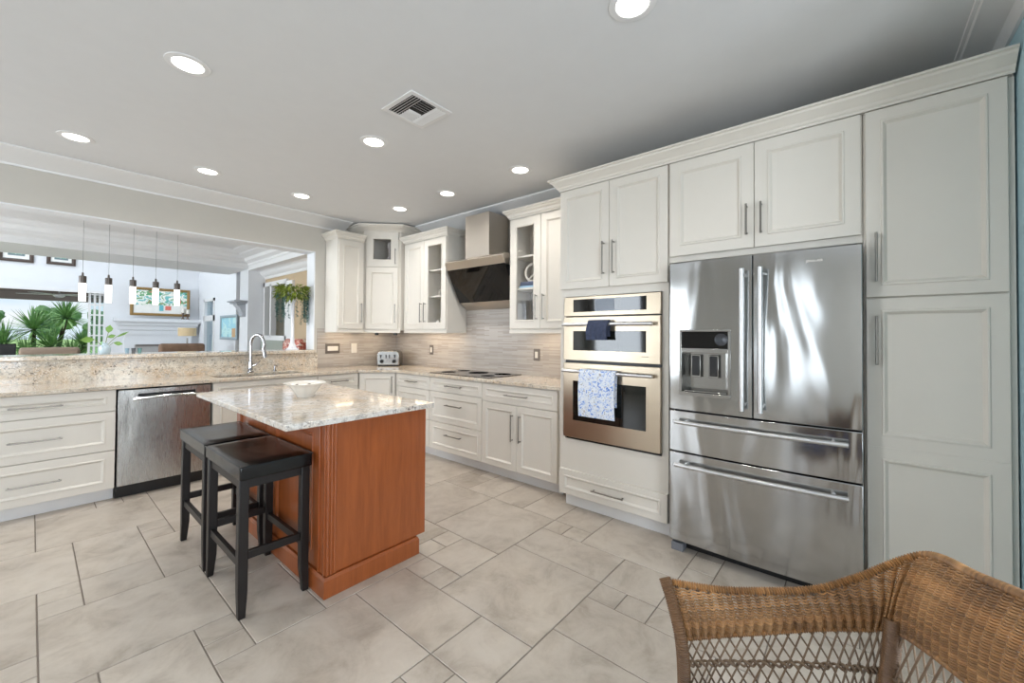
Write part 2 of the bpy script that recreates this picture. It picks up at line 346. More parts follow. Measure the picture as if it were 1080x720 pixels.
# ------------------------------------------------------------------ the room
YW, XW, CEIL = 5.08, 3.42, 2.74
b = MB(); b.box(-3.5, -2.9, -.06, 3.55, 5.25, -.004); struct(b.build('floor_screed', M_GROUT, smooth=0))
def floor_tiles():
    U, V, u0, v0, g = .1517, .1523, .04, .757, .0026
    known = [(9,2,4,4),(13,2,2,4),(12,6,4,4),(13,0,2,2),(12,1,1,1),(12,0,1,1),(10,-2,2,4),(15,4,1,1),(15,5,1,1),(16,4,4,2),(15,0,4,4),(7,2,2,2),
             (7,4,2,4),(9,6,1,1),(9,7,1,1),(10,6,2,2),(0,20,4,4),(1,16,2,4),(1,14,2,2),(3,14,4,4),(3,18,1,1),(3,19,1,1),(4,18,4,4),(0,14,1,1),(0,15,1,1),(-3,16,4,4),
             (-4,12,4,4),(0,10,4,4),(1,6,2,4),(3,9,1,1),(3,8,1,1),(4,8,2,4),(3,4,4,4),(6,3,1,1),(6,2,1,1),(16,6,4,2),(2,2,4,2),(7,-2,3,4)]
    lo_u, hi_u, lo_v, hi_v = -24, 24, -25, 30
    occ = set(); tiles = []
    def put(t):
        cells = [(t[0] + i, t[1] + j) for i in range(t[2]) for j in range(t[3])]
        if any(c in occ or not (lo_u <= c[0] < hi_u and lo_v <= c[1] < hi_v) for c in cells): return False
        occ.update(cells); tiles.append(t); return True
    for t in known: put(t)
    q = random.Random(3)
    for v in range(lo_v, hi_v):
        for u in range(lo_u, hi_u):
            if (u, v) in occ: continue
            sizes = [(4,4)] * 3 + [(4,2)] * 3 + [(2,4)] * 2 + [(2,2)] * 3 + [(1,1)] * 2
            q.shuffle(sizes)
            for w, h in sizes + [(2,2), (2,1), (1,1)]:
                if put((u, v, w, h)): break
    m = MB()
    for u, v, w, h in tiles:
        x0, x1 = u0 + u * U + g, u0 + (u + w) * U - g; y0, y1 = v0 + v * V + g, v0 + (v + h) * V - g
        x0 = max(x0, -3.5); x1 = min(x1, 3.5); y0 = max(y0, -2.85); y1 = min(y1, 5.2)
        if x1 - x0 < .01 or y1 - y0 < .01: continue
        e = .002
        m.add([(x0, y0, -.003), (x1, y0, -.003), (x1, y1, -.003), (x0, y1, -.003), (x0 + e, y0 + e, 0), (x1 - e, y0 + e, 0), (x1 - e, y1 - e, 0), (x0 + e, y1 - e, 0)],
              [(4, 5, 6, 7), (0, 1, 5, 4), (1, 2, 6, 5), (2, 3, 7, 6), (3, 0, 4, 7)])
    struct(m.build('floor', M_TILE, smooth=0, recalc=False))
floor_tiles()
b = MB(); b.box(-3.5, -2.9, CEIL, 3.55, 5.3, CEIL + .12); struct(b.build('ceiling', M_CEIL, smooth=0))
b = MB(); b.box(XW, -.6, 0, XW + .13, 5.3, CEIL); struct(b.build('wall_right', M_WALL, smooth=0))
XO = 2.25
b = MB()
b.box(-3.5, YW, 0, XO, YW + .2, 1.10); b.box(-3.5, YW, 2.345, XO, YW + .2, CEIL); b.box(XO, YW, 0, XW, YW + .2, CEIL); b.box(-3.5, YW, 1.10, -1.7, YW + .2, 2.345)
struct(b.build('wall_left', M_WALL, smooth=0))
b = MB(); b.box(-1.70, YW - .0004, 2.333, XO, YW + .2, 2.3449); b.box(XO - .012, YW - .0004, 1.139, XO - .0001, YW + .2, 2.333); struct(b.build('trim_9', M_WHITE, smooth=0))
# blue wall beside the pantry, and the breakfast nook behind the camera
b = MB(); b.box(1.95, -.66, 0, XW + .13, -.53, CEIL); b.box(1.95, -2.9, 0, 2.08, -.66, CEIL); struct(b.build('wall_pantry_side', M_BLUE, smooth=0))
def wall_with_holes(axis, p0, p1, a0, a1, holes, z1):
    m = MB(); hs = sorted(holes); cur = a0
    def bx(u0, u1, z0, zz1):
        if u1 - u0 < 1e-4 or zz1 - z0 < 1e-4: return
        if axis == 'x': m.box(p0, u0, z0, p1, u1, zz1)
        else: m.box(u0, p0, z0, u1, p1, zz1)
    for u0, u1, z0, zt in hs:
        bx(cur, u0, 0, z1); bx(u0, u1, 0, z0); bx(u0, u1, zt, z1); cur = u1
    bx(cur, a1, 0, z1); return m
HW = [(.2, 1.04, .30, 2.36), (3.65, 4.85, .55, 2.36)]
HS = [(.93, 1.77, .30, 2.36), (-2.35, -.05, .55, 2.36)]
struct(wall_with_holes('x', -3.6, -3.5, -2.9, 5.25, HW, CEIL).build('wall_west', M_WALL, smooth=0))
struct(wall_with_holes('y', -2.9, -2.8, -3.6, 2.08, HS, CEIL).build('wall_south', M_WALL, smooth=0))
def window_frame(name, axis, p, hole, mull, bars):
    u0, u1, z0, z1 = hole; m = MB(); w = .05
    def bx(a0, a1, b0, b1):
        if axis == 'x': m.box(p - .03, a0, b0, p + .03, a1, b1)
        else: m.box(a0, p - .03, b0, a1, p + .03, b1)
    bx(u0, u0 + w, z0, z1); bx(u1 - w, u1, z0, z1); bx(u0, u1, z0, z0 + w); bx(u0, u1, z1 - w, z1)
    for i in range(1, mull): c = u0 + (u1 - u0) * i / mull; bx(c - .02, c + .02, z0, z1)
    for i in range(1, bars): c = z0 + (z1 - z0) * i / bars; bx(u0, u1, c - .012, c + .012)
    return struct(m.build(name, M_TRIM, smooth=0))
window_frame('window_1', 'x', -3.55, HW[0], 1, 3); window_frame('window_2', 'x', -3.55, HW[1], 2, 2)
window_frame('window_3', 'y', -2.85, HS[0], 1, 3); window_frame('window_4', 'y', -2.85, HS[1], 3, 2)
# room crown mouldings
CR = [(0, 2.645), (.012, 2.645), (.016, 2.66), (.05, 2.668), (.20, 2.718), (.235, 2.722), (.25, 2.73), (.25, 2.7395), (0, 2.7395)]
b = MB(); b.sweep([(-3.5, YW - .0005), (2.60, YW - .0005)], CR); struct(b.build('trim_1', M_TRIM))
CRR = [(0, 2.62), (.012, 2.62), (.02, 2.635), (.06, 2.65), (.17, 2.712), (.205, 2.718), (.22, 2.728), (.22, 2.7394), (0, 2.7394)]
b = MB(); b.sweep([(XW - .0005, 4.36), (XW - .0005, -.53)], CRR); struct(b.build('trim_2', M_TRIM))
CRS = [(0, 2.655), (.012, 2.655), (.016, 2.665), (.02, 2.70), (.03, 2.712), (.10, 2.722), (.125, 2.724), (.132, 2.731), (.145, 2.732), (.148, 2.7396), (0, 2.7396)]
b = MB(); b.sweep([(3.2, -.5295), (1.95, -.5295)], CRS); struct(b.build('trim_3', M_TRIM))
# tiled backsplash
b = MB(); b.box(XW - .008, 1.80, .915, XW, YW - .008, 1.40); b.box(XW - .008, 2.66, 1.40, XW, 3.61, 2.2); b.box(XO + .03, YW - .008, .915, XW, YW, 1.40)
struct(b.build('wall_backsplash', M_MOSAIC, smooth=0))

# ------------------------------------------------------------------ beyond the counter: dining strip and high room
YF, XG = 11.75, 2.53
b = MB(); b.box(-5.2, 5.28, -.06, 3.6, YF + .2, 0); struct(b.build('floor_high_room', M_TILE, smooth=0))
b = MB(); b.box(-5.2, 5.28, 2.70, 2.9, 8.0, 2.8); struct(b.build('ceiling_dining', M_TRIM, smooth=0))
b = MB(); b.box(-5.2, 8.0, 2.44, 2.41, 9.06, 4.6); struct(b.build('trim_beam', M_TRIM, smooth=0))
BCR = [(0, 2.50), (.015, 2.50), (.02, 2.53), (.08, 2.56), (.10, 2.60), (.18, 2.63), (.20, 2.655), (.30, 2.68), (.32, 2.6995), (0, 2.6995)]
b = MB(); b.sweep([(-5.2, 8.0), (2.41, 8.0), (2.41, 5.28)], BCR); struct(b.build('trim_4', M_TRIM))
b = MB(); b.box(2.41, 5.28, 2.42, 2.62, 8.0, 2.70); struct(b.build('trim_side_beam', M_TRIM, smooth=0))
b = MB(); b.box(2.41, 8.0, 0, 2.68, 8.42, 4.6); struct(b.build('wall_column', M_WHITE, smooth=0))
HWIN = (10.44, 11.23, .06, 2.09)
m = wall_with_holes('x', XG, XG + .15, 9.06, YF + .2, [HWIN], 4.6); struct(m.build('wall_high_room_right', M_WHITE, smooth=0))
SD = (-3.9, .976, 0, 2.13)
m = wall_with_holes('y', YF, YF + .2, -5.2, XG + .1, [SD], 4.6); struct(m.build('wall_far', M_WHITE, smooth=0))
b = MB(); b.box(-5.3, 5.1, 0, -5.2, YF + .2, 4.6); struct(b.build('wall_high_room_left', M_WHITE, smooth=0))
b = MB(); b.box(-5.3, 9.06, 4.6, XG + .15, YF + .2, 4.7); struct(b.build('ceiling_high_room', M_CEIL, smooth=0))
b = MB(); b.box(-4.0, YF - .05, 2.165, .99, YF, 2.32); struct(b.build('trim_5', M_WHITE, smooth=0))
b = MB(); b.box(-4.0, YF - .06, 2.12, .99, YF, 2.165); struct(b.build('trim_6', M_TRIM, smooth=0))
# window on the right wall of the high room, with a transom
b = MB(); y0, y1 = HWIN[0], HWIN[1]
for a0, a1, c0, c1 in ((y0, y0 + .06, .06, 2.09), (y1 - .06, y1, .06, 2.09), (y0, y1, 2.03, 2.09), (y0, y1, .06, .14), (y0, y1, 1.60, 1.72)): b.box(XG - .02, a0, c0, XG + .08, a1, c1)
wf = struct(b.build('window_5', M_TRIM, smooth=0))
b = MB(); b.box(XG + .03, y0 + .05, .1, XG + .034, y1 - .05, 2.05); b.build('window_pane', M_PANE, wf, smooth=0)
# gridded side panel of the sliding doors
b = MB(); x0, x1 = .76, .976; yy = YF + .06
for i in range(4): c = x0 + (x1 - x0) * i / 3; b.box(c - .017, yy - .02, 0, c + .017, yy + .02, 2.12)
for i in range(11): c = .03 + 2.07 * i / 10; b.box(x0, yy - .015, c - .014, x1, yy + .015, c + .014)
wf = struct(b.build('window_6', M_TRIM, smooth=0))
b = MB(); b.box(x0, yy - .003, 0, x1, yy + .003, 2.1); b.build('window_pane', M_PANE, wf, smooth=0)
# hall wall right of the column with an interior window
HH = (7.0, 7.96, 1.27, 2.18)
m = wall_with_holes('x', 2.68, 2.8, 5.28, 8.0, [HH], 2.7); struct(m.build('wall_hall', M_BEIGE, smooth=0))
b = MB(); b.box(3.5, 5.28, 0, 3.6, 9.06, 2.8); b.box(2.68, 9.0, 0, 3.6, 9.06, 2.8); struct(b.build('wall_hall_back', M_BEIGE, smooth=0))
b = MB(); b.box(2.8, 5.28, 2.7, 3.6, 9.06, 2.8); struct(b.build('ceiling_hall', M_TRIM, smooth=0))
b = MB(); b.sweep([(2.68, 8.0), (2.68, 5.28)], [(0, 2.29), (.015, 2.29), (.03, 2.33), (.08, 2.36), (.10, 2.40), (.16, 2.43), (.17, 2.45), (0, 2.45)]); struct(b.build('trim_7', M_TRIM))
b = MB()
for a0, a1, c0, c1 in ((6.76, 7.04, 0, 2.18), (7.92, 7.98, 1.22, 2.22), (7.0, 7.98, 2.15, 2.22), (6.98, 7.98, 1.22, 1.30), (7.62, 7.68, 1.27, 2.18)): b.box(2.64, a0, c0, 2.72, a1, c1)
wf = struct(b.build('window_7', M_TRIM, smooth=0))
b = MB(); b.box(2.735, 7.0, 1.27, 2.74, 7.96, 2.18); b.build('window_pane', M_PANE, wf, smooth=0)
b = MB(); b.box(2.60, 7.0, .1, 2.679, 7.96, 1.22); struct(b.build('trim_8', plain('hall_panel_grey', (150, 156, 146), .6), smooth=0))
# outside
b = MB(); b.box(-40, 16.5, -.5, 60, 140, -.35); struct(b.build('ground_lawn', M_GRASS, smooth=0))
b = MB(); b.box(-8, YF + .2, -.12, 8, 16.5, -.04); struct(b.build('ground_patio', plain('patio_paving', (196, 188, 176), .8), smooth=0))
b = MB(); b.box(-8, YF + .21, 2.34, 4, 15.6, 2.42); struct(b.build('ceiling_lanai', M_BRWN, smooth=0))
b = MB(); b.box(-8, 15.45, 2.13, 4, 15.65, 2.339); struct(b.build('trim_lanai_beam', plain('lanai_beam', (150, 140, 132), .7), smooth=0))

# ------------------------------------------------------------------ cabinets
def rects_panel(x0, z0, x1, z1, fr=.062, t=.02):
    q = lambda i, d: (x0 + i, z0 + i, x1 - i, z1 - i, d)
    return [q(0, 0), q(0, -t + .0015), q(.0015, -t), q(fr - .006, -t), q(fr - .003, -t - .005), q(fr + .004, -t - .005), q(fr + .009, -t + .001), q(fr + .017, -t + .010)]
def front(name, parent, x0, z0, x1, z1, fr=.062, mat=None, glass=False):
    m = MB()
    if not glass:
        m.loops(rects_panel(x0, z0, x1, z1, fr), 0)
        return m.build(name, mat or M_CAB, parent, smooth=30)
    rr = rects_panel(x0, z0, x1, z1, fr)[:7]; i = fr + .009; rr.append((x0 + i, z0 + i, x1 - i, z1 - i, -.002))
    m.loops(rr, 0, cap=False); o = m.build(name, mat or M_CAB, parent, smooth=30)
    g = MB(); g.box(x0 + i - .004, -.008, z0 + i - .004, x1 - i + .004, -.005, z1 - i + .004); g.build('glass_pane', M_GLASS, o, smooth=0)
    return o
def two_panel_door(name, parent, x0, z0, x1, z1, zs, fr=.062):
    m = MB(); t = .02
    for a, c in ((z0, zs), (zs, z1)):
        rr = rects_panel(x0, a, x1, c, fr)
        m.loops(rr, 0)
    return m.build(name, M_CAB, parent, smooth=30)
def handle(parent, x, z, L, vert=False, y=-.02, r=.0055, out=.032, name='handle'):
    m = MB(); h = L / 2
    P = (lambda s, d: (x, y - d, z + s)) if vert else (lambda s, d: (x + s, y - d, z))
    m.tube([P(-h, out), P(h, out)], r, 10)
    for s in (-h + .012, h - .012): m.tube([P(s, 0), P(s, out)], r * .9, 8)
    return m.build(name, M_NICKEL, parent)
def body_box(m, w, d, z0, z1): return m.box(0, 0, z0, w, d, z1)
def body_shell(m, w, d, z0, z1, shelves=(), t=.018, stile=.02):
    m.box(0, 0, z0, t, d, z1); m.box(w - t, 0, z0, w, d, z1); m.box(t, 0, z0, w - t, d, z0 + t); m.box(t, 0, z1 - t, w - t, d, z1); m.box(t, d - .008, z0 + t, w - t, d, z1 - t)
    for z in shelves: m.box(t, .02, z - .018, w - t, d - .01, z)
    return m
def toe(parent, w, d0=.07, d1=.09, z=.105): 
    m = MB(); m.box(0, d0, .001, w, d1, z); return m.build('toe_kick', M_TRIM, parent, smooth=0)
RIGHT, LEFT = -90, 0
GB, GU, GT = 'white base cabinets under the granite counter', 'white wall cabinets above the counter', 'tall white cabinets around the ovens and refrigerator'

def base_cab(label, loc, rot, w, fronts, depth=.57):
    t = thing('base_cabinet', label, 'cabinet', loc, rot, GB)
    m = MB(); m.box(0, 0, .105, w, depth, .883); m.build('body', M_CAB, t, bevel=.001)
    toe(t, w)
    for f in fronts:
        k, x0, z0, x1, z1 = f[:5]
        o = front('door' if k == 'door' else 'drawer', t, x0, z0, x1, z1, f[6] if len(f) > 6 else .055)
        h = f[5]
        if h is not None: handle(o, *h)
    return t
XB, YB = 2.835, 4.51
g = .003
# under the wall ovens' side: drawer over two doors
w = .872
base_cab('white base cabinet with one drawer over two doors, next to the wall ovens', (XB, 2.757, 0), RIGHT, w,
    [('drawer', g, .706, w - g, .872, (w / 2, .788, .26), .05), ('door', g, .112, w / 2 - g / 2, .699, (w / 2 - .045, .50, .24, True)), ('door', w / 2 + g / 2, .112, w - g, .699, (w / 2 + .045, .50, .24, True))])
b = MB(); b.box(2.835, 1.7945, .105, 3.40, 1.884, .883); tag(b.build('filler_panel', M_CAB, bevel=.001), 'narrow white filler strip between base cabinet and oven cabinet', 'filler panel')
w = .796
base_cab('white three-drawer base cabinet under the cooktop', (XB, 3.553, 0), RIGHT, w,
    [('drawer', g, .731, w - g, .872, (w / 2, .80, .24), .045), ('drawer', g, .409, w - g, .725, (w / 2, .60, .24), .055), ('drawer', g, .112, w - g, .403, (w / 2, .29, .24), .055)])
w = .624
base_cab('white narrow drawer base cabinet between corner door and cooktop drawers', (XB, 4.179, 0), RIGHT, w,
    [('drawer', g, .731, w - g, .872, (w / 2, .80, .2), .045), ('drawer', g, .409, w - g, .725, (w / 2, .60, .2), .055), ('drawer', g, .112, w - g, .403, (w / 2, .29, .2), .055)])
# corner unit, one diagonal door
wd = .4365
t = thing('corner_base_cabinet', 'white diagonal corner base cabinet with single door, below the toaster', 'cabinet', (2.506 + .0141, 4.49 + .0141, 0), -45, GB)
Mi = (Matrix.Translation((2.506 + .0141, 4.49 + .0141, 0)) @ Matrix.Rotation(R(-45), 4, 'Z')).inverted()
b = MB(); b.prism([(2.52, 4.504), (2.829, 4.195), (3.41, 4.195), (3.41, 5.07), (2.52, 5.07)], .105, .883); b.xf(Mi).build('body', M_CAB, t, bevel=.001)
b = MB(); b.box(-.05, .07, .001, wd + .05, .09, .105); b.build('toe_kick', M_TRIM, t, smooth=0)
o = front('door', t, .012, .112, wd - .012, .872, .058); handle(o, wd - .045, .74, .2, True)
# left run
w = .474
base_cab('white drawer base cabinet between sink cabinet and corner door', (2.031, YB, 0), LEFT, w,
    [('drawer', g, .731, w - g, .872, (w / 2, .80, .2), .045), ('drawer', g, .409, w - g, .725, (w / 2, .60, .2), .055), ('drawer', g, .112, w - g, .403, (w / 2, .29, .2), .055)], .56)
w = .946
t = thing('sink_base_cabinet', 'white sink base cabinet with long false drawer front beside dishwasher', 'cabinet', (1.084, YB, 0), LEFT, GB)
b = MB(); b.box(0, 0, .105, .018, .56, .883); b.box(w - .018, 0, .105, w, .56, .883); b.box(.018, 0, .105, w - .018, .56, .123); b.box(.018, .54, .123, w - .018, .56, .883); b.box(.018, 0, .123, w - .018, .02, .883)
b.build('body', M_CAB, t, smooth=0); toe(t, w)
front('false_front', t, g, .731, w - g, .872, .045)
o = front('door', t, g, .112, w / 2 - g / 2, .725); handle(o, w / 2 - .045, .56, .24, True)
o = front('door', t, w / 2 + g / 2, .112, w - g, .725); handle(o, w / 2 + .045, .56, .24, True)
w = .828
base_cab('white wide three-drawer base cabinet left of the dishwasher', (-.38, YB, 0), LEFT, w,
    [('drawer', g, .716, w - g, .879, (w / 2, .797, .26), .055), ('drawer', g, .407, w - g, .709, (w / 2, .556, .26), .06), ('drawer', g, .105, w - g, .400, (w / 2, .247, .26), .06)], .56)

def crown(parent, w, d, z0, z1, out=.06, left=True, right=True, name='crown'):
    h = z1 - z0; pr = [(0, z0), (.008, z0), (.01, z0 + h * .12), (.02, z0 + h * .2), (out * .45, z0 + h * .45), (out * .75, z0 + h * .62), (out * .8, z0 + h * .72), (out, z0 + h * .8), (out, z1), (0, z1)]
    path = ([(0, d)] if left else []) + [(0, -.005), (w, -.005)] + ([(w, d)] if right else [])
    m = MB(); m.sweep(path, pr); m.box(0, 0, z0 + .004, w, d, z1 - .012)
    return m.build(name, M_CAB, parent, smooth=25)
def rail(parent, w, d, z0=1.352, z1=1.386, sides=True):
    m = MB(); m.box(-.002, -.012, z0, w + .002, .006, z1)
    if sides: m.box(-.002, .006, z0, .014, d, z1); m.box(w - .014, .006, z0, w + .002, d, z1)
    return m.build('light_rail', M_CAB, parent, bevel=.002)
DU = .305
# wall cabinets either side of the hood
w = .825
t = thing('wall_cabinet', 'white wall cabinet left of the range hood, right door glazed', 'cabinet', (3.11, 4.442, 0), RIGHT, GU)
b = MB(); body_shell(b, w, DU, 1.386, 2.505, (1.80, 2.12)); b.box(w / 2 - .01, .0, 1.404, w / 2 + .01, DU - .01, 2.487); b.build('body', M_CAB, t, smooth=0)
o = front('door', t, .012, 1.40, w / 2 - .0015, 2.478, .065); handle(o, w / 2 - .04, 1.60, .24, True)
o = front('glass_door', t, w / 2 + .0015, 1.40, w - .008, 2.478, .07, glass=True); handle(o, w / 2 + .035, 1.60, .24, True)
crown(t, w, DU, 2.492, 2.575); rail(t, w, DU)
w = .862
t = thing('wall_cabinet', 'white wall cabinet right of the range hood, left door glazed', 'cabinet', (3.11, 2.655, 0), RIGHT, GU)
b = MB(); body_shell(b, w, DU, 1.386, 2.505, (1.80, 2.12)); b.box(.389, 0, 1.404, .407, DU - .01, 2.487); b.build('body', M_CAB, t, smooth=0)
o = front('glass_door', t, .008, 1.40, .385, 2.478, .075, glass=True); handle(o, .385 - .04, 1.60, .24, True)
o = front('door', t, .389, 1.40, w - .012, 2.478, .065); handle(o, .389 + .04, 1.60, .24, True)
crown(t, w, DU, 2.492, 2.575, right=False); rail(t, w, DU)
# narrow cabinet on the sink wall
w = .342
t = thing('wall_cabinet', 'narrow white wall cabinet beside the pass-through opening', 'cabinet', (2.373, 4.77, 0), LEFT, GU)
b = MB(); body_box(b, w, .302, 1.386, 2.505); b.build('body', M_CAB, t, bevel=.001)
o = front('door', t, .012, 1.40, w - .012, 2.478, .06); handle(o, w - .045, 1.60, .24, True)
crown(t, w, .302, 2.492, 2.575, right=False); rail(t, w, .302)
# taller diagonal corner cabinet
P1 = Vector((2.725 + .014, 4.795 + .014, 0)); wd = .4667
MX = Matrix.Translation(P1) @ Matrix.Rotation(R(-45), 4, 'Z'); Mi = MX.inverted()
t = thing('corner_wall_cabinet', 'taller white diagonal corner wall cabinet with small glass top door', 'cabinet', P1, -45, GU)
poly = [(2.739, 4.809), (3.069, 4.479), (3.41, 4.479), (3.41, 5.07), (2.739, 5.07)]
b = MB(); b.prism(poly, 1.386, 2.20); b.prism(poly, 2.63, 2.66)
b.prism([(2.739, 4.809), (2.757, 4.809 + .018), (2.757, 5.07), (2.739, 5.07)], 2.20, 2.63); b.prism([(3.069, 4.479), (3.41, 4.479), (3.41, 4.497), (3.087, 4.497)], 2.20, 2.63)
b.prism([(2.757, 5.055), (3.41, 5.055), (3.41, 5.07), (2.757, 5.07)], 2.20, 2.63); b.prism([(3.395, 4.497), (3.41, 4.497), (3.41, 5.055), (3.395, 5.055)], 2.20, 2.63)
b.xf(Mi); b.box(0, .001, 2.20, .036, .02, 2.66); b.box(wd - .036, .001, 2.20, wd, .02, 2.66); b.build('body', M_CAB, t, smooth=0)
o = front('door', t, .032, 1.40, wd - .032, 2.190, .065); handle(o, wd - .065, 1.60, .24, True)
o = front('glass_door', t, .032, 2.198, wd - .032, 2.645, .085, glass=True); handle(o, wd - .065, 2.33, .20, True)
pr = [(0, 2.648), (.010, 2.648), (.014, 2.658), (.024, 2.664), (.06, 2.684), (.085, 2.694), (.088, 2.702), (.11, 2.708), (.11, 2.724), (0, 2.724)]
b = MB(); b.sweep([(2.739, 5.07), (2.739, 4.80), (3.065, 4.474), (3.41, 4.474)], pr); b.prism(poly, 2.66, 2.716); b.xf(Mi).build('crown', M_CAB, t, smooth=25)
b = MB(); b.box(-.0, -.012, 1.352, wd, .006, 1.386); b.build('light_rail', M_CAB, t, bevel=.002)

# ---- tall run
XT = 2.72; DT = XW - XT - .002
w = .848
t = thing('oven_cabinet', 'tall white cabinet holding the wall ovens, drawer at the bottom', 'cabinet', (XT, 1.793, 0), RIGHT, GT)
b = MB(); T = .02
b.box(0, 0, .105, T, DT, 2.466); b.box(w - T, 0, .105, w, DT, 2.466); b.box(T, 0, 2.446, w - T, DT, 2.466); b.box(T, DT - .01, .105, w - T, DT, 2.446); b.box(T, 0, .535, .044, .02, 1.634); b.box(.804, 0, .535, w - T, .02, 1.634)
b.box(T, 0, 1.634, w - T, DT - .01, 1.70); b.box(T, 0, .105, w - T, .5, .535)
b.build('body', M_CAB, t, smooth=0)
m = MB(); m.box(.02, .055, .001, w, .075, .105); m.box(.02, .075, .001, .035, DT, .105); m.build('toe_kick', M_TRIM, t, smooth=0)
o = front('door', t, g, 1.692, w / 2 - .0015, 2.465, .06); handle(o, w / 2 - .04, 1.90, .24, True)
o = front('door', t, w / 2 + .0015, 1.692, w - g, 2.465, .06); handle(o, w / 2 + .04, 1.90, .24, True)
o = front('drawer', t, g, .108, w - g, .298, .05); handle(o, w / 2, .195, .25)
w = .968
t = thing('refrigerator_cabinet', 'white two-door cabinet above the refrigerator', 'cabinet', (XT, .943, 0), RIGHT, GT)
b = MB(); b.box(0, 0, 1.815, w, DT, 2.466); b.build('body', M_CAB, t, bevel=.001)
o = front('door', t, .008, 1.853, .484 + .006, 2.465, .07); handle(o, .455, 2.015, .18, True)
o = front('door', t, .493, 1.853, w - .006, 2.465, .07); handle(o, .528, 2.015, .18, True)
w = .478
t = thing('pantry_cabinet', 'tall white pantry cabinet at the right beside the blue wall', 'cabinet', (XT, -.027, 0), RIGHT, GT)
b = MB(); b.box(0, 0, .105, w, DT, 2.466); b.box(w, 0, .001, w + .018, DT, 2.466); b.build('body', M_CAB, t, bevel=.001); toe(t, w)
o = front('door', t, .010, 1.534, w - .004, 2.465, .062); handle(o, .048, 1.73, .24, True)
o = two_panel_door('door', t, .010, .112, w - .004, 1.526, .80, .062); handle(o, .048, 1.32, .24, True)
Wt = 1.793 + .505
t = tag(bpy.data.objects.new('cabinet_crown', None), 'stepped white crown moulding running along the tops of the tall cabinets', 'moulding'); C.objects.link(t); t.location = (XT - .02, 1.793, 0); t.rotation_euler = (0, 0, R(-90))
z0, z1 = 2.468, 2.556
pr = [(0, z0), (.006, z0), (.008, z0 + .012), (.016, z0 + .018), (.022, z0 + .030), (.028, z0 + .034), (.046, z0 + .056), (.058, z0 + .064), (.062, z0 + .074), (.075, z0 + .078), (.075, z1), (0, z1)]
b = MB(); b.sweep([(0, .68), (0, 0), (Wt + .016, 0)], pr); b.build('moulding', M_CAB, t, smooth=20)
b = MB(); b.box(0, .02, 2.468, Wt + .016, .71, 2.545); b.build('top_board', M_CAB, t, smooth=0)

# ------------------------------------------------------------------ worktops
def poly_slab(name, mat, outer, holes, z0, z1, bevel=.003):
    bm = bmesh.new(); es = []
    for ring in [outer] + holes:
        vs = [bm.verts.new((x, y, z1)) for x, y in ring]
        es += [bm.edges.new((vs[i], vs[(i + 1) % len(vs)])) for i in range(len(vs))]
    bmesh.ops.triangle_fill(bm, use_beauty=True, use_dissolve=False, edges=es)
    bmesh.ops.dissolve_limit(bm, angle_limit=.01, verts=bm.verts, edges=bm.edges)
    r = bmesh.ops.extrude_face_region(bm, geom=bm.faces[:])
    for v in [x for x in r['geom'] if isinstance(x, bmesh.types.BMVert)]: v.co.z = z0
    bmesh.ops.recalc_face_normals(bm, faces=bm.faces)
    me = bpy.data.meshes.new(name); bm.to_mesh(me); bm.free(); me.materials.append(mat); o = bpy.data.objects.new(name, me); C.objects.link(o)
    if bevel:
        md = o.modifiers.new('bevel', 'BEVEL'); md.width = bevel; md.segments = 2; md.limit_method = 'ANGLE'; md.angle_limit = R(40)
    me.shade_smooth(); me.set_sharp_from_angle(angle=R(30)); return o
SX0, SX1, SY0, SY1 = 1.14, 1.95, 4.585, 4.95
def rrect(x0, y0, x1, y1, r, n=5):
    p = []
    for cx, cy, a in ((x1 - r, y1 - r, 0), (x0 + r, y1 - r, 90), (x0 + r, y0 + r, 180), (x1 - r, y0 + r, 270)):
        p += [(cx + r * math.cos(R(a + 90 * i / n)), cy + r * math.sin(R(a + 90 * i / n))) for i in range(n + 1)]
    return p
ct = poly_slab('countertop', M_GRAN, [(-.395, 4.462), (2.493, 4.462), (2.785, 4.170), (2.785, 1.797), (3.410, 1.797), (3.410, 5.046), (-.395, 5.046)], [rrect(SX0, SY0, SX1, SY1, .05)], .884, .914)
tag(ct, 'cream and brown granite countertop running around the corner under wall cabinets', 'countertop')
b = MB(); b.box(-.395, 5.048, .884, 2.277, 5.0795, 1.10)
tag(b.build('granite_backsplash', M_GRAN, bevel=.003), 'tall speckled granite splash panel behind the sink', 'backsplash panel')
b = MB(); b.box(-1.69, 5.02, 1.1005, 2.2495, 5.46, 1.138)
tag(b.build('bar_ledge', M_GRAN, bevel=.006), 'raised granite bar ledge in the pass-through opening', 'bar ledge')
# sink and tap
t = thing('sink', 'undermount metal sink sunk in the granite below the tap', 'sink', ((SX0 + SX1) / 2, (SY0 + SY1) / 2, .70))
hx, hy = (SX1 - SX0) / 2 + .004, (SY1 - SY0) / 2 + .004
b = MB(); b.box(-hx, -hy, 0, hx, hy, .008)
for a in ((-hx, -hy, -hx + .008, hy), (hx - .008, -hy, hx, hy), (-hx, -hy, hx, -hy + .008), (-hx, hy - .008, hx, hy)): b.box(a[0], a[1], 0, a[2], a[3], .183)
b.build('basin', M_SINK, t, smooth=0)
b = MB(); b.lathe([(.04, .008), (.04, .012), (.03, .013), (.0, .010)], 20); b.build('drain', M_CHROME, t)
t = thing('faucet', 'chrome gooseneck kitchen faucet behind the sink', 'faucet', (1.535, 4.985, .9145))
b = MB(); b.lathe([(.030, 0), (.030, .01), (.024, .018), (.020, .06), (.019, .12), (.014, .125), (0, .125)], 20); b.build('base', M_CHROME, t)
pts = [(0, 0, .12), (0, 0, .28)]
dx, dy = .47, -.88
for i in range(13):
    a = PI - PI * 1.12 * i / 12; rr = .085
    pts.append((dx * (rr + rr * math.cos(a)), dy * (rr + rr * math.cos(a)), .30 + rr * 1.25 * math.sin(a)))
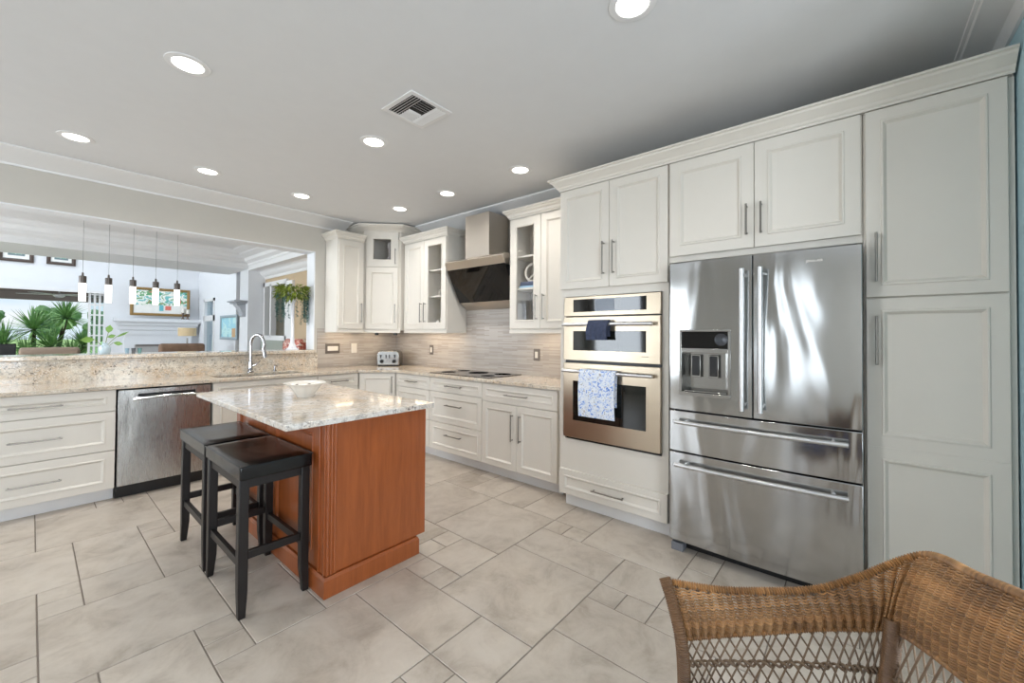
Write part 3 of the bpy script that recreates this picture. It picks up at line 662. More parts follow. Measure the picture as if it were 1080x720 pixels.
b = MB(); b.tube(pts, .0145, 12); b.build('spout', M_CHROME, t)
e = Vector(pts[-1]); b = MB(); b.tube([e, e + Vector((.006, -.012, -.05)), e + Vector((.010, -.02, -.10))], [.016, .019, .021], 14); b.build('spray_head', M_CHROME, t)
b = MB(); b.tube([(.018, 0, .07), (.05, -.01, .085), (.085, -.03, .12)], [.008, .007, .006], 10); b.build('lever', M_CHROME, t)
# soap pump beside tap
t = thing('soap_dispenser', 'small chrome soap dispenser on the counter right of the tap', 'dispenser', (1.78, 5.0, .9145))
b = MB(); b.lathe([(.018, 0), (.018, .008), (.010, .012), (.009, .05), (0, .05)], 16); b.build('base', M_CHROME, t)
b = MB(); b.tube([(0, 0, .05), (0, 0, .062), (0, -.03, .066), (0, -.06, .058)], .006, 8); b.build('spout', M_CHROME, t)
# cooktop
M_RING = plain('burner_ring_grey', (52, 50, 48), .2)
t = thing('cooktop', 'flat black glass cooktop set in the granite under the hood', 'cooktop', (3.115, 3.16, .9142), -90)
b = MB(); b.box(-.45, -.255, 0, .45, .255, .006); b.build('glass_top', M_BGLASS, t, bevel=.002)
for x, y, r in ((-.30, -.11, .085), (-.30, .12, .075), (0, .06, .115), (.30, -.11, .075), (.30, .12, .095)):
    b = MB(); b.lathe([(r, .0061), (r, .0066), (r - .004, .0066), (r - .004, .0061)], 40, (x, y, 0)); b.build('burner_ring', M_RING, t)
# outlets
def outlet(name, label, loc, rot, w, h, plate, inner, iw, ih, cat='outlet'):
    t = thing(name, label, cat, loc, rot); b = MB(); b.box(-w / 2, -.006, -h / 2, w / 2, 0, h / 2); b.build('plate', plate, t, bevel=.002)
    b = MB(); b.box(-iw / 2, -.011, -ih / 2, iw / 2, -.006, ih / 2); b.build('rocker', inner, t, bevel=.0015)
outlet('outlet', 'grey outlet plate with white centre on tile behind the cooktop corner', (XW - .0085, 4.27, 1.135), -90, .075, .125, M_PLATE, M_CERAM, .034, .066)
outlet('outlet', 'grey outlet plate with white centre on tile nearest the ovens', (XW - .0085, 2.545, 1.13), -90, .078, .125, M_PLATE, M_CERAM, .036, .066)
outlet('outlet', 'wide dark grey outlet plate on tile beside the pass-through', (2.475, YW - .0085, 1.15), 0, .185, .125, M_PLATE, M_CERAM, .135, .058)
outlet('wall_switch', 'plain white switch plate on tile left of the toaster', (2.763, YW - .0085, 1.148), 0, .078, .125, M_CERAM, M_CERAM, .036, .066, 'switch')
# little black pucks under corner cabinet
for x, y, l in ((2.895, 4.745, 'black puck light under the corner wall cabinet, left one'), (3.065, 4.575, 'black puck light under the corner wall cabinet, right one')):
    b = MB(); b.lathe([(.020, -.064), (.024, -.060), (.024, 0), (0, 0)], 18); o = b.build('puck_light', M_BLACK); o.location = (x, y, 1.3855); tag(o, l, 'light', 'puck lights under the corner cabinet')
def under_light(x, y, rot, L, e=1.0):
    l = lamp('under_cabinet_light', 'AREA', (x, y, 1.378), e, (1, .80, .56), size=L, size_y=.03); l.rotation_euler = (0, 0, R(rot))
UL = 1.9
under_light(3.25, 4.03, 90, .7, UL); under_light(3.25, 2.22, 90, .7, UL); under_light(2.54, 4.93, 0, .28, UL * .5); under_light(3.08, 4.80, -45, .4, UL * .7)

# ------------------------------------------------------------------ appliances
def text_obj(name, txt, size, mat, parent, loc, rot=(R(90), 0, 0), depth=.0006):
    cu = bpy.data.curves.new(name, 'FONT'); cu.body = txt; cu.size = size; cu.extrude = depth; cu.align_x = 'CENTER'; cu.align_y = 'CENTER'
    o = bpy.data.objects.new(name, cu); C.objects.link(o); dg = bpy.context.evaluated_depsgraph_get()
    me = bpy.data.meshes.new_from_object(o.evaluated_get(dg)); bpy.data.objects.remove(o)
    o = bpy.data.objects.new(name, me); C.objects.link(o); me.materials.clear(); me.materials.append(mat); o.parent = parent; o.location = loc; o.rotation_euler = rot; return o
def bowed(x0, x1, z0, z1, X0, X1, bow, t, hole=None, n=16, yb=0, rad=.008):
    # front panel facing -y whose face is bowed outward across X0..X1
    m = MB(); us = [x0 + (x1 - x0) * i / n for i in range(n + 1)]; vs = [z0, z1]
    if hole: us = sorted(set(us + [hole[0], hole[1]])); vs = [z0, hole[2], hole[3], z1]
    fy = lambda u: yb - t - bow * (1 - (2 * (u - X0) / (X1 - X0) - 1) ** 2)
    nu, nv = len(us), len(vs); P = [(u, fy(u), v) for v in vs for u in us] + [(u, yb, v) for v in vs for u in us]
    N = nu * nv; F = []; inh = lambda i, j: hole and hole[0] - 1e-6 <= us[i] and us[i + 1] <= hole[1] + 1e-6 and j == 1
    for j in range(nv - 1):
        for i in range(nu - 1):
            if inh(i, j): continue
            a = j * nu + i; F.append((a, a + 1, a + nu + 1, a + nu)); F.append((N + a, N + a + nu, N + a + nu + 1, N + a + 1))
            for cond, e0, e1 in ((j == 0 or inh(i, j - 1), a, a + 1), (j == nv - 2 or inh(i, j + 1), a + nu + 1, a + nu), (i == 0 or inh(i - 1, j), a + nu, a), (i == nu - 2 or inh(i + 1, j), a + 1, a + nu + 1)):
                if cond: F.append((e0, N + e0, N + e1, e1))
    return m.add(P, F)
# refrigerator: local x to the right, -y out of the front; origin at left front foot, front face at y = 0
FX = 2.60
t = thing('refrigerator', 'stainless french-door refrigerator with ice dispenser and two bottom drawers', 'refrigerator', (FX, .899, 0), RIGHT)
FW, T = .922, .075
b = MB(); b.box(.006, T + .006, .04, FW - .004, .78, 1.775); b.build('body', plain('refrigerator_case', (38, 38, 40), .5), t, bevel=.003)
hol = (.078, .335, .997, 1.362)
half = .459
o1 = bowed(0, half - .002, .882, 1.79, 0, FW, .016, T, hol, yb=T).build('door', M_STEELF, t, bevel=.004)
o2 = bowed(half + .002, FW, .882, 1.79, 0, FW, .016, T, yb=T).build('door', M_STEELF, t, bevel=.004)
d1 = bowed(0, FW, .626, .874, 0, FW, .016, T, n=24, yb=T).build('drawer', M_STEELF, t, bevel=.004)
d2 = bowed(0, FW, .075, .618, 0, FW, .016, T, n=24, yb=T).build('drawer', M_STEELF, t, bevel=.004)
def bar_handle(parent, p0, p1, base_y, r=.0125, out=.05, n=12):
    m = MB(); p0 = Vector(p0); p1 = Vector(p1); m.tube([p0, p1], r, n)
    d = (p1 - p0).normalized()
    for p in (p0 + d * .03, p1 - d * .03): m.tube([p, Vector((p.x, base_y, p.z))], r * .8, 10)
    return m.build('handle', M_SATIN, parent)
fyc = -.016
bar_handle(o1, (half - .044, fyc - .055, .925), (half - .044, fyc - .055, 1.71), fyc + .004, .0135)
bar_handle(o2, (half + .044, fyc - .055, .925), (half + .044, fyc - .055, 1.71), fyc + .004, .0135)
for dd, zz in ((d1, .812), (d2, .552)):
    m = MB(); pts = [(.045 + (FW - .10) * i / 14, -.045 - .016 * (1 - (2 * i / 14 - 1) ** 2), zz) for i in range(15)]
    m.tube(pts, .0125, 14)
    for i in (1, 13): m.tube([pts[i], (pts[i][0], .002, zz)], .010, 10)
    m.build('handle', M_SATIN, dd)
# dispenser set in the left door
hx0, hx1, hz0, hz1 = hol
fy = lambda u: -.016 * (1 - (2 * u / FW - 1) ** 2)
ym = min(fy(hx0), fy(hx1)) - .004
b = MB(); fr = .014
b.box(hx0 - fr, ym, hz0 - .022, hx1 + fr, .012, hz0); b.box(hx0 - fr, ym, hz1, hx1 + fr, .012, hz1 + .012); b.box(hx0 - fr, ym, hz0, hx0, .012, hz1); b.box(hx1, ym, hz0, hx1 + fr, .012, hz1); b.box(hx0, ym, 1.235, hx1, .012, 1.262)
b.build('dispenser_frame', M_STEEL, o1, bevel=.002)
b = MB(); b.box(hx0, ym + .004, 1.262, hx1, .015, hz1); b.build('control_panel', M_BGLASS, o1, smooth=0)
b = MB(); y1 = .068
b.add([(hx0, 0, hz0), (hx1, 0, hz0), (hx1, 0, 1.235), (hx0, 0, 1.235), (hx0 + .03, y1, hz0 + .02), (hx1 - .03, y1, hz0 + .02), (hx1 - .03, y1, 1.235), (hx0 + .03, y1, 1.235)],
      [(0, 1, 5, 4), (1, 2, 6, 5), (2, 3, 7, 6), (3, 0, 4, 7), (4, 5, 6, 7)])
b.build('dispenser_recess', M_STEEL, o1, smooth=0, recalc=False)
for xx in (.125, .225):
    b = MB(); b.box(xx, .028, 1.095, xx + .042, .036, 1.215); b.build('dispenser_paddle', M_BLACK, o1, bevel=.003)
    b = MB(); b.box(xx - .006, .036, 1.083, xx + .048, .044, 1.222); b.build('paddle_surround', M_STEEL, o1, bevel=.002)
b = MB(); b.box(hx0 + .01, -.004, hz0 + .001, hx1 - .01, .055, hz0 + .008); b.build('drip_tray', M_STEEL, o1, bevel=.002)
b = MB(); b.lathe([(.034, 0), (.036, .004), (.033, .006), (.030, .004)], 30); b.xf(Matrix.Translation((hx1 - .035, ym + .004, 1.315)) @ Matrix.Rotation(R(90), 4, 'X')); b.build('water_filter_ring', plain('dark_ring', (70, 72, 76), .3, .6), o1)
text_obj('logo', 'JENN-AIR', .017, M_CERAM, o2, (.735, fy(.735) - .0010, 1.725))
b = MB(); b.box(.004, .02, .0, .075, .30, .05); b.build('foot', plain('grey_foot_plastic', (110, 112, 118), .5), t, bevel=.004)
b = MB(); b.box(.075, .09, .002, FW - .01, .12, .072); b.build('grille', M_BLACK, t, smooth=0)
b = MB(); b.box(.02, .03, 1.775, FW - .02, .30, 1.797); b.build('top_cover', M_BLACK, t, smooth=0)

# wall ovens
t = thing('wall_oven', 'stainless double wall oven built into the tall cabinet', 'oven', (2.72, 1.748, 0), RIGHT)
w = .758
b = MB(); b.box(.004, .0, .545, w - .004, .52, 1.628); b.build('body', M_BLACK, t, smooth=0)
def panel(name, z0, z1, mat=M_STEELO, y0=-.024):
    m = MB(); m.box(0, y0, z0, w, 0, z1); return m.build(name, mat, t, bevel=.003)
cp = panel('control_panel', 1.482, 1.628)
b = MB(); b.box(.085, -.026, 1.513, w - .098, -.0235, 1.608); b.build('control_glass', M_BGLASS, cp, smooth=0)
b = MB(); b.box(.275, -.0268, 1.518, .425, -.0262, 1.603); b.build('display', plain('display_grey', (96, 104, 118), .25), cp, smooth=0)
def oven_door(z0, z1, wz0, wz1, hz):
    d = panel('oven_door', z0, z1, y0=-.030)
    m = MB(); m.box(.088, -.032, wz0, w - .098, -.0295, wz1); m.build('oven_window', M_SMOKE, d, smooth=0)
    m = MB(); m.tube([(.012, -.066, hz), (w - .04, -.066, hz)], .0135, 14)
    for x in (.05, w - .08): m.box(x - .012, -.066, hz - .008, x + .012, -.030, hz + .008)
    m.build('handle', M_SATIN, d); return d
du = oven_door(1.145, 1.474, 1.222, 1.368, 1.418)
dl = oven_door(.556, 1.125, .690, .990, 1.066)
text_obj('logo', 'JENN-AIR', .012, plain('oven_logo', (150, 140, 126), .4, .6), du, (.655, -.0312, 1.192))
b = MB(); b.box(.02, -.012, .540, w, .0, .552); b.build('vent_trim', M_BLACK, t, smooth=0)
# towels over the handles
def towel(name, label, x0, x1, hz, front, back, th, mat, seed, rot_loc, wav=.004):
    # cloth folded over a bar that runs along local x
    q = random.Random(seed); r = .0135 + th / 2 + .0012; n = 18; path = []
    for i in range(13): path.append((-r, -front + front * i / 12))
    for i in range(1, 9): a = PI - PI * i / 9; path.append((r * math.cos(a), r * math.sin(a)))
    for i in range(9): path.append((r, -back * i / 8))
    m = MB(); vs = []; L = len(path)
    for s in (1, -1):
        for k, (yy, zz) in enumerate(path):
            a = path[max(k - 1, 0)]; c = path[min(k + 1, L - 1)]; tx, tz = c[0] - a[0], c[1] - a[1]; l = math.hypot(tx, tz); ny, nz = -tz / l, tx / l
            for i in range(n + 1):
                u = i / n; x = x0 + (x1 - x0) * u + .006 * math.sin(3 * zz / max(front, .05)) 
                dw = wav * math.sin(u * 9 + seed) * min(1, max(0, -zz) / .05) * (1 if yy < 0 else .3)
                vs.append((x, -.066 + yy + ny * s * th / 2 - abs(dw), hz + zz + nz * s * th / 2))
    N = L * (n + 1); fs = []
    for k in range(L - 1):
        for i in range(n):
            a = k * (n + 1) + i; fs.append((a, a + 1, a + n + 2, a + n + 1)); fs.append((N + a, N + a + n + 1, N + a + n + 2, N + a + 1))
    for k in range(L - 1):
        for i in (0, n): a = k * (n + 1) + i; fs.append((a, a + n + 1, N + a + n + 1, N + a))
    for i in range(n):
        for k in (0, L - 1): a = k * (n + 1) + i; fs.append((a, N + a, N + a + 1, a + 1))
    o = m.add(vs, fs).build(name, mat, smooth=60)
    o.location = rot_loc[0]; o.rotation_euler = (0, 0, R(rot_loc[1])); return tag(o, label, 'towel')
RL = ((2.72, 1.748, 0), RIGHT)
towel('hand_towel', 'small folded navy towel hanging on the upper oven handle', .245, .405, 1.418, .115, .09, .016, M_NAVY, 2, RL, .010)
towel('dish_towel', 'blue and white patterned dish towel hanging on the lower oven handle', .175, .462, 1.066, .325, .24, .007, M_PRINT, 5, RL, .006)
# dishwasher
t = thing('dishwasher', 'stainless dishwasher with pocket handle between drawers and sink cabinet', 'dishwasher', (.454, 4.49, 0))
w = .618
b = MB(); b.box(.004, .03, .06, w - .004, .58, .872); b.build('body', M_BLACK, t, smooth=0)
d = bowed(.004, w - .004, .105, .872, 0, w, .004, .03, yb=.03).build('door', M_STEELD, t, bevel=.004)
b = MB(); pr = []
for i in range(17):
    u = i / 16; x = .095 + .43 * u; pr.append((x, -.012 - .026 * math.sin(PI * u), .792 + .014 * (1 - (2 * u - 1) ** 2)))
b.tube(pr, [.010 + .004 * abs(2 * i / 16 - 1) for i in range(17)], 10); b.build('handle', M_STEEL, d)
b = MB(); b.box(.12, -.0075, .808, .50, .0, .835); b.build('handle_pocket', M_BLACK, d, bevel=.004)
b = MB(); b.box(.0, .06, .002, w, .09, .104); b.build('toe_panel', M_BLACK, t, smooth=0)
# range hood
t = thing('range_hood', 'stainless wall hood with slanted black glass front above the cooktop', 'range hood', (XW - .009, 3.13, 0), -90)
hw = .44
def side_prism(pts, x0, x1):
    m = MB(); n = len(pts); vs = [(x0, y, z) for y, z in pts] + [(x1, y, z) for y, z in pts]
    return m.add(vs, [tuple(range(n)), tuple(range(n, 2 * n))[::-1]] + [(i, (i + 1) % n, n + (i + 1) % n, n + i) for i in range(n)])
b = MB(); b.box(-.18, -.311, 2.16, .18, 0, 2.64); b.build('chimney', M_STEELH, t, bevel=.002)
b = side_prism([(0, 2.19), (-.36, 2.165), (-.391, 2.14), (-.341, 2.055), (0, 2.055)], -hw, hw); b.build('canopy', M_STEELH, t, bevel=.002)
b = side_prism([(-.335, 2.054), (-.147, 1.712), (-.02, 1.712), (0, 2.054)], -hw + .012, hw - .012); b.build('housing', M_BLACK, t, smooth=0)
b = side_prism([(-.348, 2.060), (-.342, 2.066), (-.150, 1.708), (-.156, 1.704)], -hw + .004, hw - .004); b.build('glass_front', M_BGLASS, t, smooth=0)
b = side_prism([(-.156, 1.716), (-.140, 1.711), (0, 1.711), (0, 1.628), (-.028, 1.628)], -hw, hw); b.build('lower_panel', M_STEELH, t, bevel=.002)
# toaster
t = thing('toaster', 'chrome four-slot toaster in the corner of the counter', 'toaster', (3.06, 4.735, .9145), -45)
w, d, h = .285, .27, .185
b = MB(); pr = [(-w / 2, 0), (w / 2, 0), (w / 2, h * .72), (w / 2 - .012, h * .92), (w / 2 - .035, h), (-w / 2 + .035, h), (-w / 2 + .012, h * .92), (-w / 2, h * .72)]
b.v = [(x, 0, z + .012) for x, z in pr] + [(x, d, z + .012) for x, z in pr]; n = 8; b.f = [tuple(range(n)), tuple(range(n, 2 * n))[::-1]] + [(i, (i + 1) % n, n + (i + 1) % n, n + i) for i in range(n)]
b.build('body', M_STEEL, t, bevel=.008, seg=3)
b = MB(); b.box(-w / 2 + .012, .012, 0, w / 2 - .012, d - .012, .014); b.build('base', M_BLACK, t, smooth=0)
for x in (-.095, -.035, .035, .095):
    b = MB(); b.box(x - .014, .045, h + .0105, x + .014, d - .045, h + .0135); b.build('slot', M_BLACK, t, smooth=0)
for x in (-.08, .08):
    b = MB(); b.lathe([(.026, 0), (.026, .008), (.020, .022), (0, .022)], 20); b.xf(Matrix.Translation((x, -.0005, .062)) @ Matrix.Rotation(R(90), 4, 'X')); b.build('knob', M_BLACK, t)
for x in (-.10, -.032, .012, .08):
    b = MB(); b.box(x, -.003, .105, x + .013, .001, .150); b.build('lever_track', M_BLACK, t, smooth=0)
for x in (-.0935, .0865):
    b = MB(); b.box(x - .014, -.022, .134, x + .014, -.001, .144); b.build('lever', M_BLACK, t, bevel=.003)

# ------------------------------------------------------------------ island and stools
t = thing('kitchen_island', 'cherry wood island cabinet under pale granite', 'island', (.985, 2.06, 0))
IW, ID = .620, 1.42
b = MB(); b.box(.02, .02, .10, IW - .02, ID, .8835); b.build('body', M_CHERRY, t, smooth=0)
b = MB(); b.box(.05, 0, .105, IW, .02, .8835); b.build('end_panel', M_CHERRY, t, bevel=.002)
# corner pilaster with reeded strips
b = MB(); b.box(-.004, -.006, .105, .050, .075, .8835)
for x in (.004, .022, .040): b.cyl((x, -.007, .108), (x, -.007, .882), .006, n=10)
b.box(-.012, .0, .108, -.004, .012, .882); b.box(-.012, .060, .108, -.004, .072, .882)
b.build('corner_pilaster', M_CHERRY, t, bevel=.0015)
# framed back, two panels, faces the stools
Mb = Matrix.Translation((.02, 1.40, 0)) @ Matrix.Rotation(R(-90), 4, 'Z')
for z in ((.108, .8835),):
    for a, c in ((.0, .66), (.66, 1.325)):
        m = MB(); m.loops(rects_panel(a, z[0], c, z[1], .085, .022), 0); m.xf(Mb).build('back_panel', M_CHERRY, t, smooth=30)
m = MB(); m.sweep([(.55, 1.425), (-.012, 1.425), (-.012, -.014), (.558, -.014), (.558, .5)], [(0, .001), (.006, .001), (.006, .088), (-.002, .103), (-.03, .103), (-.03, .001)])
m.build('plinth', M_CHERRY, t, smooth=25)
Mf = Matrix.Translation((IW - .02, .02, 0)) @ Matrix.Rotation(R(90), 4, 'Z')
def ifront(name, a, z0, c, z1, hx, hz, L, vert=False):
    m = MB(); m.loops(rects_panel(a, z0, c, z1, .06), 0); o = m.xf(Mf).build(name, M_CHERRY, t, smooth=30)
    hm = MB(); hh = L / 2
    P = (lambda s, d: (hx, -.02 - d, hz + s)) if vert else (lambda s, d: (hx + s, -.02 - d, hz))
    hm.tube([P(-hh, .03), P(hh, .03)], .0055, 10)
    for s in (-hh + .012, hh - .012): hm.tube([P(s, 0), P(s, .03)], .005, 8)
    hm.xf(Mf).build('handle', M_NICKEL, o)
ifront('drawer', .004, .732, .69, .872, .34, .80, .2); ifront('drawer', .004, .418, .69, .726, .34, .60, .2); ifront('drawer', .004, .112, .69, .412, .34, .27, .2)
ifront('door', .70, .112, 1.04, .872, 1.0, .6, .2, True); ifront('door', 1.046, .112, 1.39, .872, 1.09, .6, .2, True)
b = MB(); b.box(.757, 1.988, .8845, 1.615, 3.535, .915)
tag(b.build('island_countertop', M_GRANI, bevel=.005, seg=3), 'pale granite slab on the cherry wood island, overhanging the stools', 'countertop')

def stool(label, dy):
    t = thing('bar_stool', label, 'stool', (.80, 2.465 + dy, 0), 0, 'black bar stools at the island')
    sx, sy = .165, .285; m = MB(); n = 14; z0, z1 = .645, .722
    prof = []
    for i in range(n + 1):
        for j in range(n + 1):
            u, v = i / n * 2 - 1, j / n * 2 - 1; e = (1 - u ** 6) * (1 - v ** 6)
            prof.append((u * sx, v * sy, z1 - .012 + .012 * e ** .5 - .008 * (1 - v * v) * (1 - u ** 4)))
    N = (n + 1) ** 2; fs = [(i * (n + 1) + j, (i + 1) * (n + 1) + j, (i + 1) * (n + 1) + j + 1, i * (n + 1) + j + 1) for i in range(n) for j in range(n)]
    ed = [j for j in range(n + 1)] + [i * (n + 1) + n for i in range(1, n + 1)] + [n * (n + 1) + j for j in range(n - 1, -1, -1)] + [i * (n + 1) for i in range(n - 1, 0, -1)]
    low = [(prof[k][0], prof[k][1], z0) for k in ed]; vs = prof + low; L = len(ed)
    fs += [(ed[k], ed[(k + 1) % L], N + (k + 1) % L, N + k) for k in range(L)] + [tuple(N + k for k in range(L))]
    m.add(vs, fs); seat = m.build('seat', M_LEATHER, t, bevel=.007, seg=3, smooth=50)
    sm = MB(); zz = z1 - .014; sm.tube([(sx * a, sy * c, zz) for a, c in ((-1.005, -1.003), (1.005, -1.003), (1.005, 1.003), (-1.005, 1.003))], .003, 6, closed=True); sm.build('seam_piping', M_LEATHER, seat)
    lw = .021
    for a in (-1, 1):
        for c in (-1, 1):
            x, y = a * (sx - lw - .004), c * (sy - lw - .018)
            m = MB(); rings = []
            for z, w, ox, oy in ((.0, .72, a * .004, c * .012), (.03, .78, a * .003, c * .010), (.12, .96, 0, c * .001), (.25, 1, 0, 0), (.645, 1, 0, 0)):
                rings.append([(x + ox + sx_ * lw * w, y + oy + sy_ * lw * w, z) for sx_, sy_ in ((-1, -1), (1, -1), (1, 1), (-1, 1))])
            vs = [p for r in rings for p in r]; fs = [(3, 2, 1, 0), tuple(range(16, 20))] + [(i * 4 + j, i * 4 + (j + 1) % 4, i * 4 + 4 + (j + 1) % 4, i * 4 + 4 + j) for i in range(4) for j in range(4)]
            m.add(vs, fs).build('leg', M_ESPR, t, bevel=.003)
    X, Y = sx - lw - .004, sy - lw - .018
    for c in (-1, 1): m = MB(); m.box(-X + lw, c * Y - .011, .262, X - lw, c * Y + .011, .300); m.build('stretcher', M_ESPR, t, bevel=.002)
    for a in (-1, 1): m = MB(); m.box(a * X - .011, -Y + lw, .225, a * X + .011, Y - lw, .263); m.build('stretcher', M_ESPR, t, bevel=.002)
    for c in (-1, 1): m = MB(); m.box(-X + lw, c * Y - .011, .60, X - lw, c * Y + .011, .645); m.build('apron', M_ESPR, t, smooth=0)
    for a in (-1, 1): m = MB(); m.box(a * X - .011, -Y + lw, .60, a * X + .011, Y - lw, .645); m.build('apron', M_ESPR, t, smooth=0)
stool('black leather backless bar stool in front, nearest the camera', 0)
stool('black leather backless bar stool behind the front stool, towards the dishwasher', .595)
# bowl
wob = lambda a, z: 1 + (.03 * math.sin(a * 12) if z > .06 else 0)
t = thing('bowl', 'white fluted ceramic bowl standing on the island', 'bowl', (1.19, 2.81, .9155))
b = MB(); b.lathe([(.0, .004), (.038, .004), (.040, 0), (.050, 0), (.052, .008), (.068, .030), (.088, .062), (.104, .080), (.128, .0895), (.129, .0925), (.104, .0855), (.084, .066), (.060, .034), (.030, .018), (0, .016)], 60, wob=wob)
b.build('dish', M_CERAM, t, smooth=60)
for k in range(7):
    a = k * 2 * PI / 7; b = MB(); p = [(.089 * math.cos(a + d), .089 * math.sin(a + d), .0735) for d in (-.12, 0, .12)]
    b.tube(p, [.001, .004, .001], 6); b.build('painted_leaf', plain('painted_motif', (112, 100, 88), .4) if k == 0 else bpy.data.materials['painted_motif'], t)

# ------------------------------------------------------------------ ceiling fittings
LT = [(.511, 2.671, 'the large one above the stools'), (.189, 4.293, 'leftmost in the row along the pass-through'), (.973, 4.30, 'second from left along the pass-through'),
      (1.765, 4.315, 'third from left along the pass-through'), (1.60, 2.69, 'above the island beside the air vent'), (2.65, 3.90, 'nearest the corner cabinet'), (2.66, 3.107, 'in front of the range hood'),
      (2.67, 2.18, 'in front of the oven cabinet'), (1.626, .72, 'at the top edge of the photo')]
lt0 = None
for x, y, d in LT:
    lab = 'round recessed ceiling light, ' + d
    if lt0 is None:
        lt0 = thing('recessed_light', lab, 'ceiling light', (x, y, CEIL), 0, 'recessed ceiling lights')
        b = MB(); b.lathe([(.066, -.0005), (.070, -.006), (.096, -.004), (.098, -.0004)], 40); b.build('trim_ring', M_TRIM, lt0)
        b = MB(); b.lathe([(0, -.003), (.066, -.003), (.067, -.0004), (0, -.0004)], 40); b.build('lens', M_LIT, lt0)
    else:
        c = copy_tree(lt0); c.location = (x, y, CEIL); c['label'] = lab
    lamp('recessed_lamp', 'SPOT', (x, y, CEIL - .03), 27, (1, .96, .91), target=(x, y, 0), spot=R(150), blend=.9, radius=.06)
t = thing('air_vent', 'square louvred air vent in the ceiling', 'vent', (1.545, 2.10, CEIL))
hv = .155; b = MB()
for a in ((-hv, -hv, hv, -hv + .03), (-hv, hv - .03, hv, hv), (-hv, -hv + .03, -hv + .03, hv - .03), (hv - .03, -hv + .03, hv, hv - .03)): b.box(a[0], a[1], -.008, a[2], a[3], -.0004)
b.build('frame', M_TRIM, t, bevel=.002)
b = MB(); b.box(-hv + .03, -hv + .03, -.0012, hv - .03, hv - .03, -.0005); b.build('dark_backing', plain('vent_dark', (46, 46, 46), .9), t, smooth=0)
q = hv - .03
def louvre(axis, c, out, L):
    # one slanted blade; its outer edge hangs lower
    m = MB(); o_, i_ = c + out * .008, c - out * .006; P = lambda u, w, z: (u, w, z) if axis == 'x' else (w, u, z)
    vs = [P(o_, -L, -.013), P(i_, -L, -.003), P(i_, L, -.003), P(o_, L, -.013), P(o_ + out * .002, -L, -.013), P(i_ + out * .002, -L, -.003), P(i_ + out * .002, L, -.003), P(o_ + out * .002, L, -.013)]
    m.add(vs, [(0, 1, 2, 3), (7, 6, 5, 4), (0, 4, 5, 1), (1, 5, 6, 2), (2, 6, 7, 3), (3, 7, 4, 0)]); m.build('louvre', M_TRIM, t, smooth=0)
for out in (-1, 1):
    for k in range(4): louvre('x', out * (q - .010 - .0185 * k), out, q)
    for k in range(5): louvre('y', out * (q - .010 - .0225 * k), out, q - .078)
# ------------------------------------------------------------------ things in the glass cabinets
def lath(name, label, cat, loc, prof, mat, group=None, n=24, parent=None):
    b = MB(); b.lathe(prof, n); o = b.build(name, mat, parent); o.location = loc
    return tag(o, label, cat, group) if label else o
BOWLP = [(.03, 0), (.032, .004), (.06, .05), (.075, .09), (.073, .092), (.056, .052), (.02, .01), (0, .008)]
lath('bowl', 'pale bowl on the top shelf of the glazed cabinet left of the hood', 'bowl', (3.27, 3.78, 2.1215), BOWLP, M_CERAM)
PL = [(.045, 0), (.05, .003), (.10, .014), (.10, .017), (.05, .008), (0, .006)]
for k in range(4): lath('plate', 'white plate stacked on the middle shelf of the glazed cabinet left of the hood', 'plate', (3.25, 3.80, 1.8015 + .0178 * k), PL, M_CERAM, 'stacked plates behind the left glass door')
for k, (x, y) in enumerate(((3.25, 3.76), (3.25, 3.87))): lath('drinking_glass', ['clear tumbler on the bottom shelf left of the hood, nearer the hood', 'clear tumbler on the bottom shelf left of the hood, further from the hood'][k], 'glass', (x, y, 1.4055), [(.026, 0), (.033, .13), (.031, .13), (.025, .008), (0, .008)], M_GLASS, 'tumblers behind the left glass door')
b = MB(); b.box(-.025, -.02, 0, .025, .02, .10); o = b.build('white_box', M_CERAM, bevel=.003); o.location = (3.18, 3.845, 1.4055); tag(o, 'small white box on the bottom shelf behind the left glass door', 'box')
lath('bowl', 'pale bowl on the top shelf of the glazed cabinet right of the hood', 'bowl', (3.27, 2.40, 2.1215), BOWLP, M_CERAM)
t = thing('ring_ornament', 'white ring ornament with crossbars on blue books behind the right glass door', 'ornament', (3.20, 2.445, 1.862), -90)
b = MB(); b.tube([(.085 * math.cos(a), 0, .092 + .085 * math.sin(a)) for a in [2 * PI * i / 28 for i in range(28)]], .013, 10, closed=True); b.build('ring', M_CERAM, t)
b = MB(); b.tube([(-.05, 0, .03), (.0, 0, .06), (.06, 0, .155)], .009, 8); b.build('crossbar', M_CERAM, t)
b = MB(); b.box(-.035, -.025, 0, .035, .025, .012); b.build('foot', M_CERAM, t, bevel=.002)
for k, (c, w_) in enumerate((((150, 190, 214), .115), ((60, 74, 104), .105), ((86, 96, 120), .098))):
    t = thing('book', ['pale blue book at the bottom of the stack behind the right glass door', 'dark navy book in the middle of the stack behind the right glass door', 'grey-blue book at the top of the stack behind the right glass door'][k], 'book', (3.22, 2.455, 1.8012 + .0202 * k), -90, 'books under the ring ornament')
    b = MB(); b.box(-w_ + .004, -.07, .002, w_ - .004, .07, .018); b.build('pages', M_MAT, t, smooth=0)
    b = MB(); b.box(-w_, -.075, 0, w_, .075, .002); b.box(-w_, -.075, .018, w_, .075, .020); b.box(-w_, -.075, .002, w_, -.072, .018); b.build('cover', plain('book_cover', c, .6), t, smooth=0)
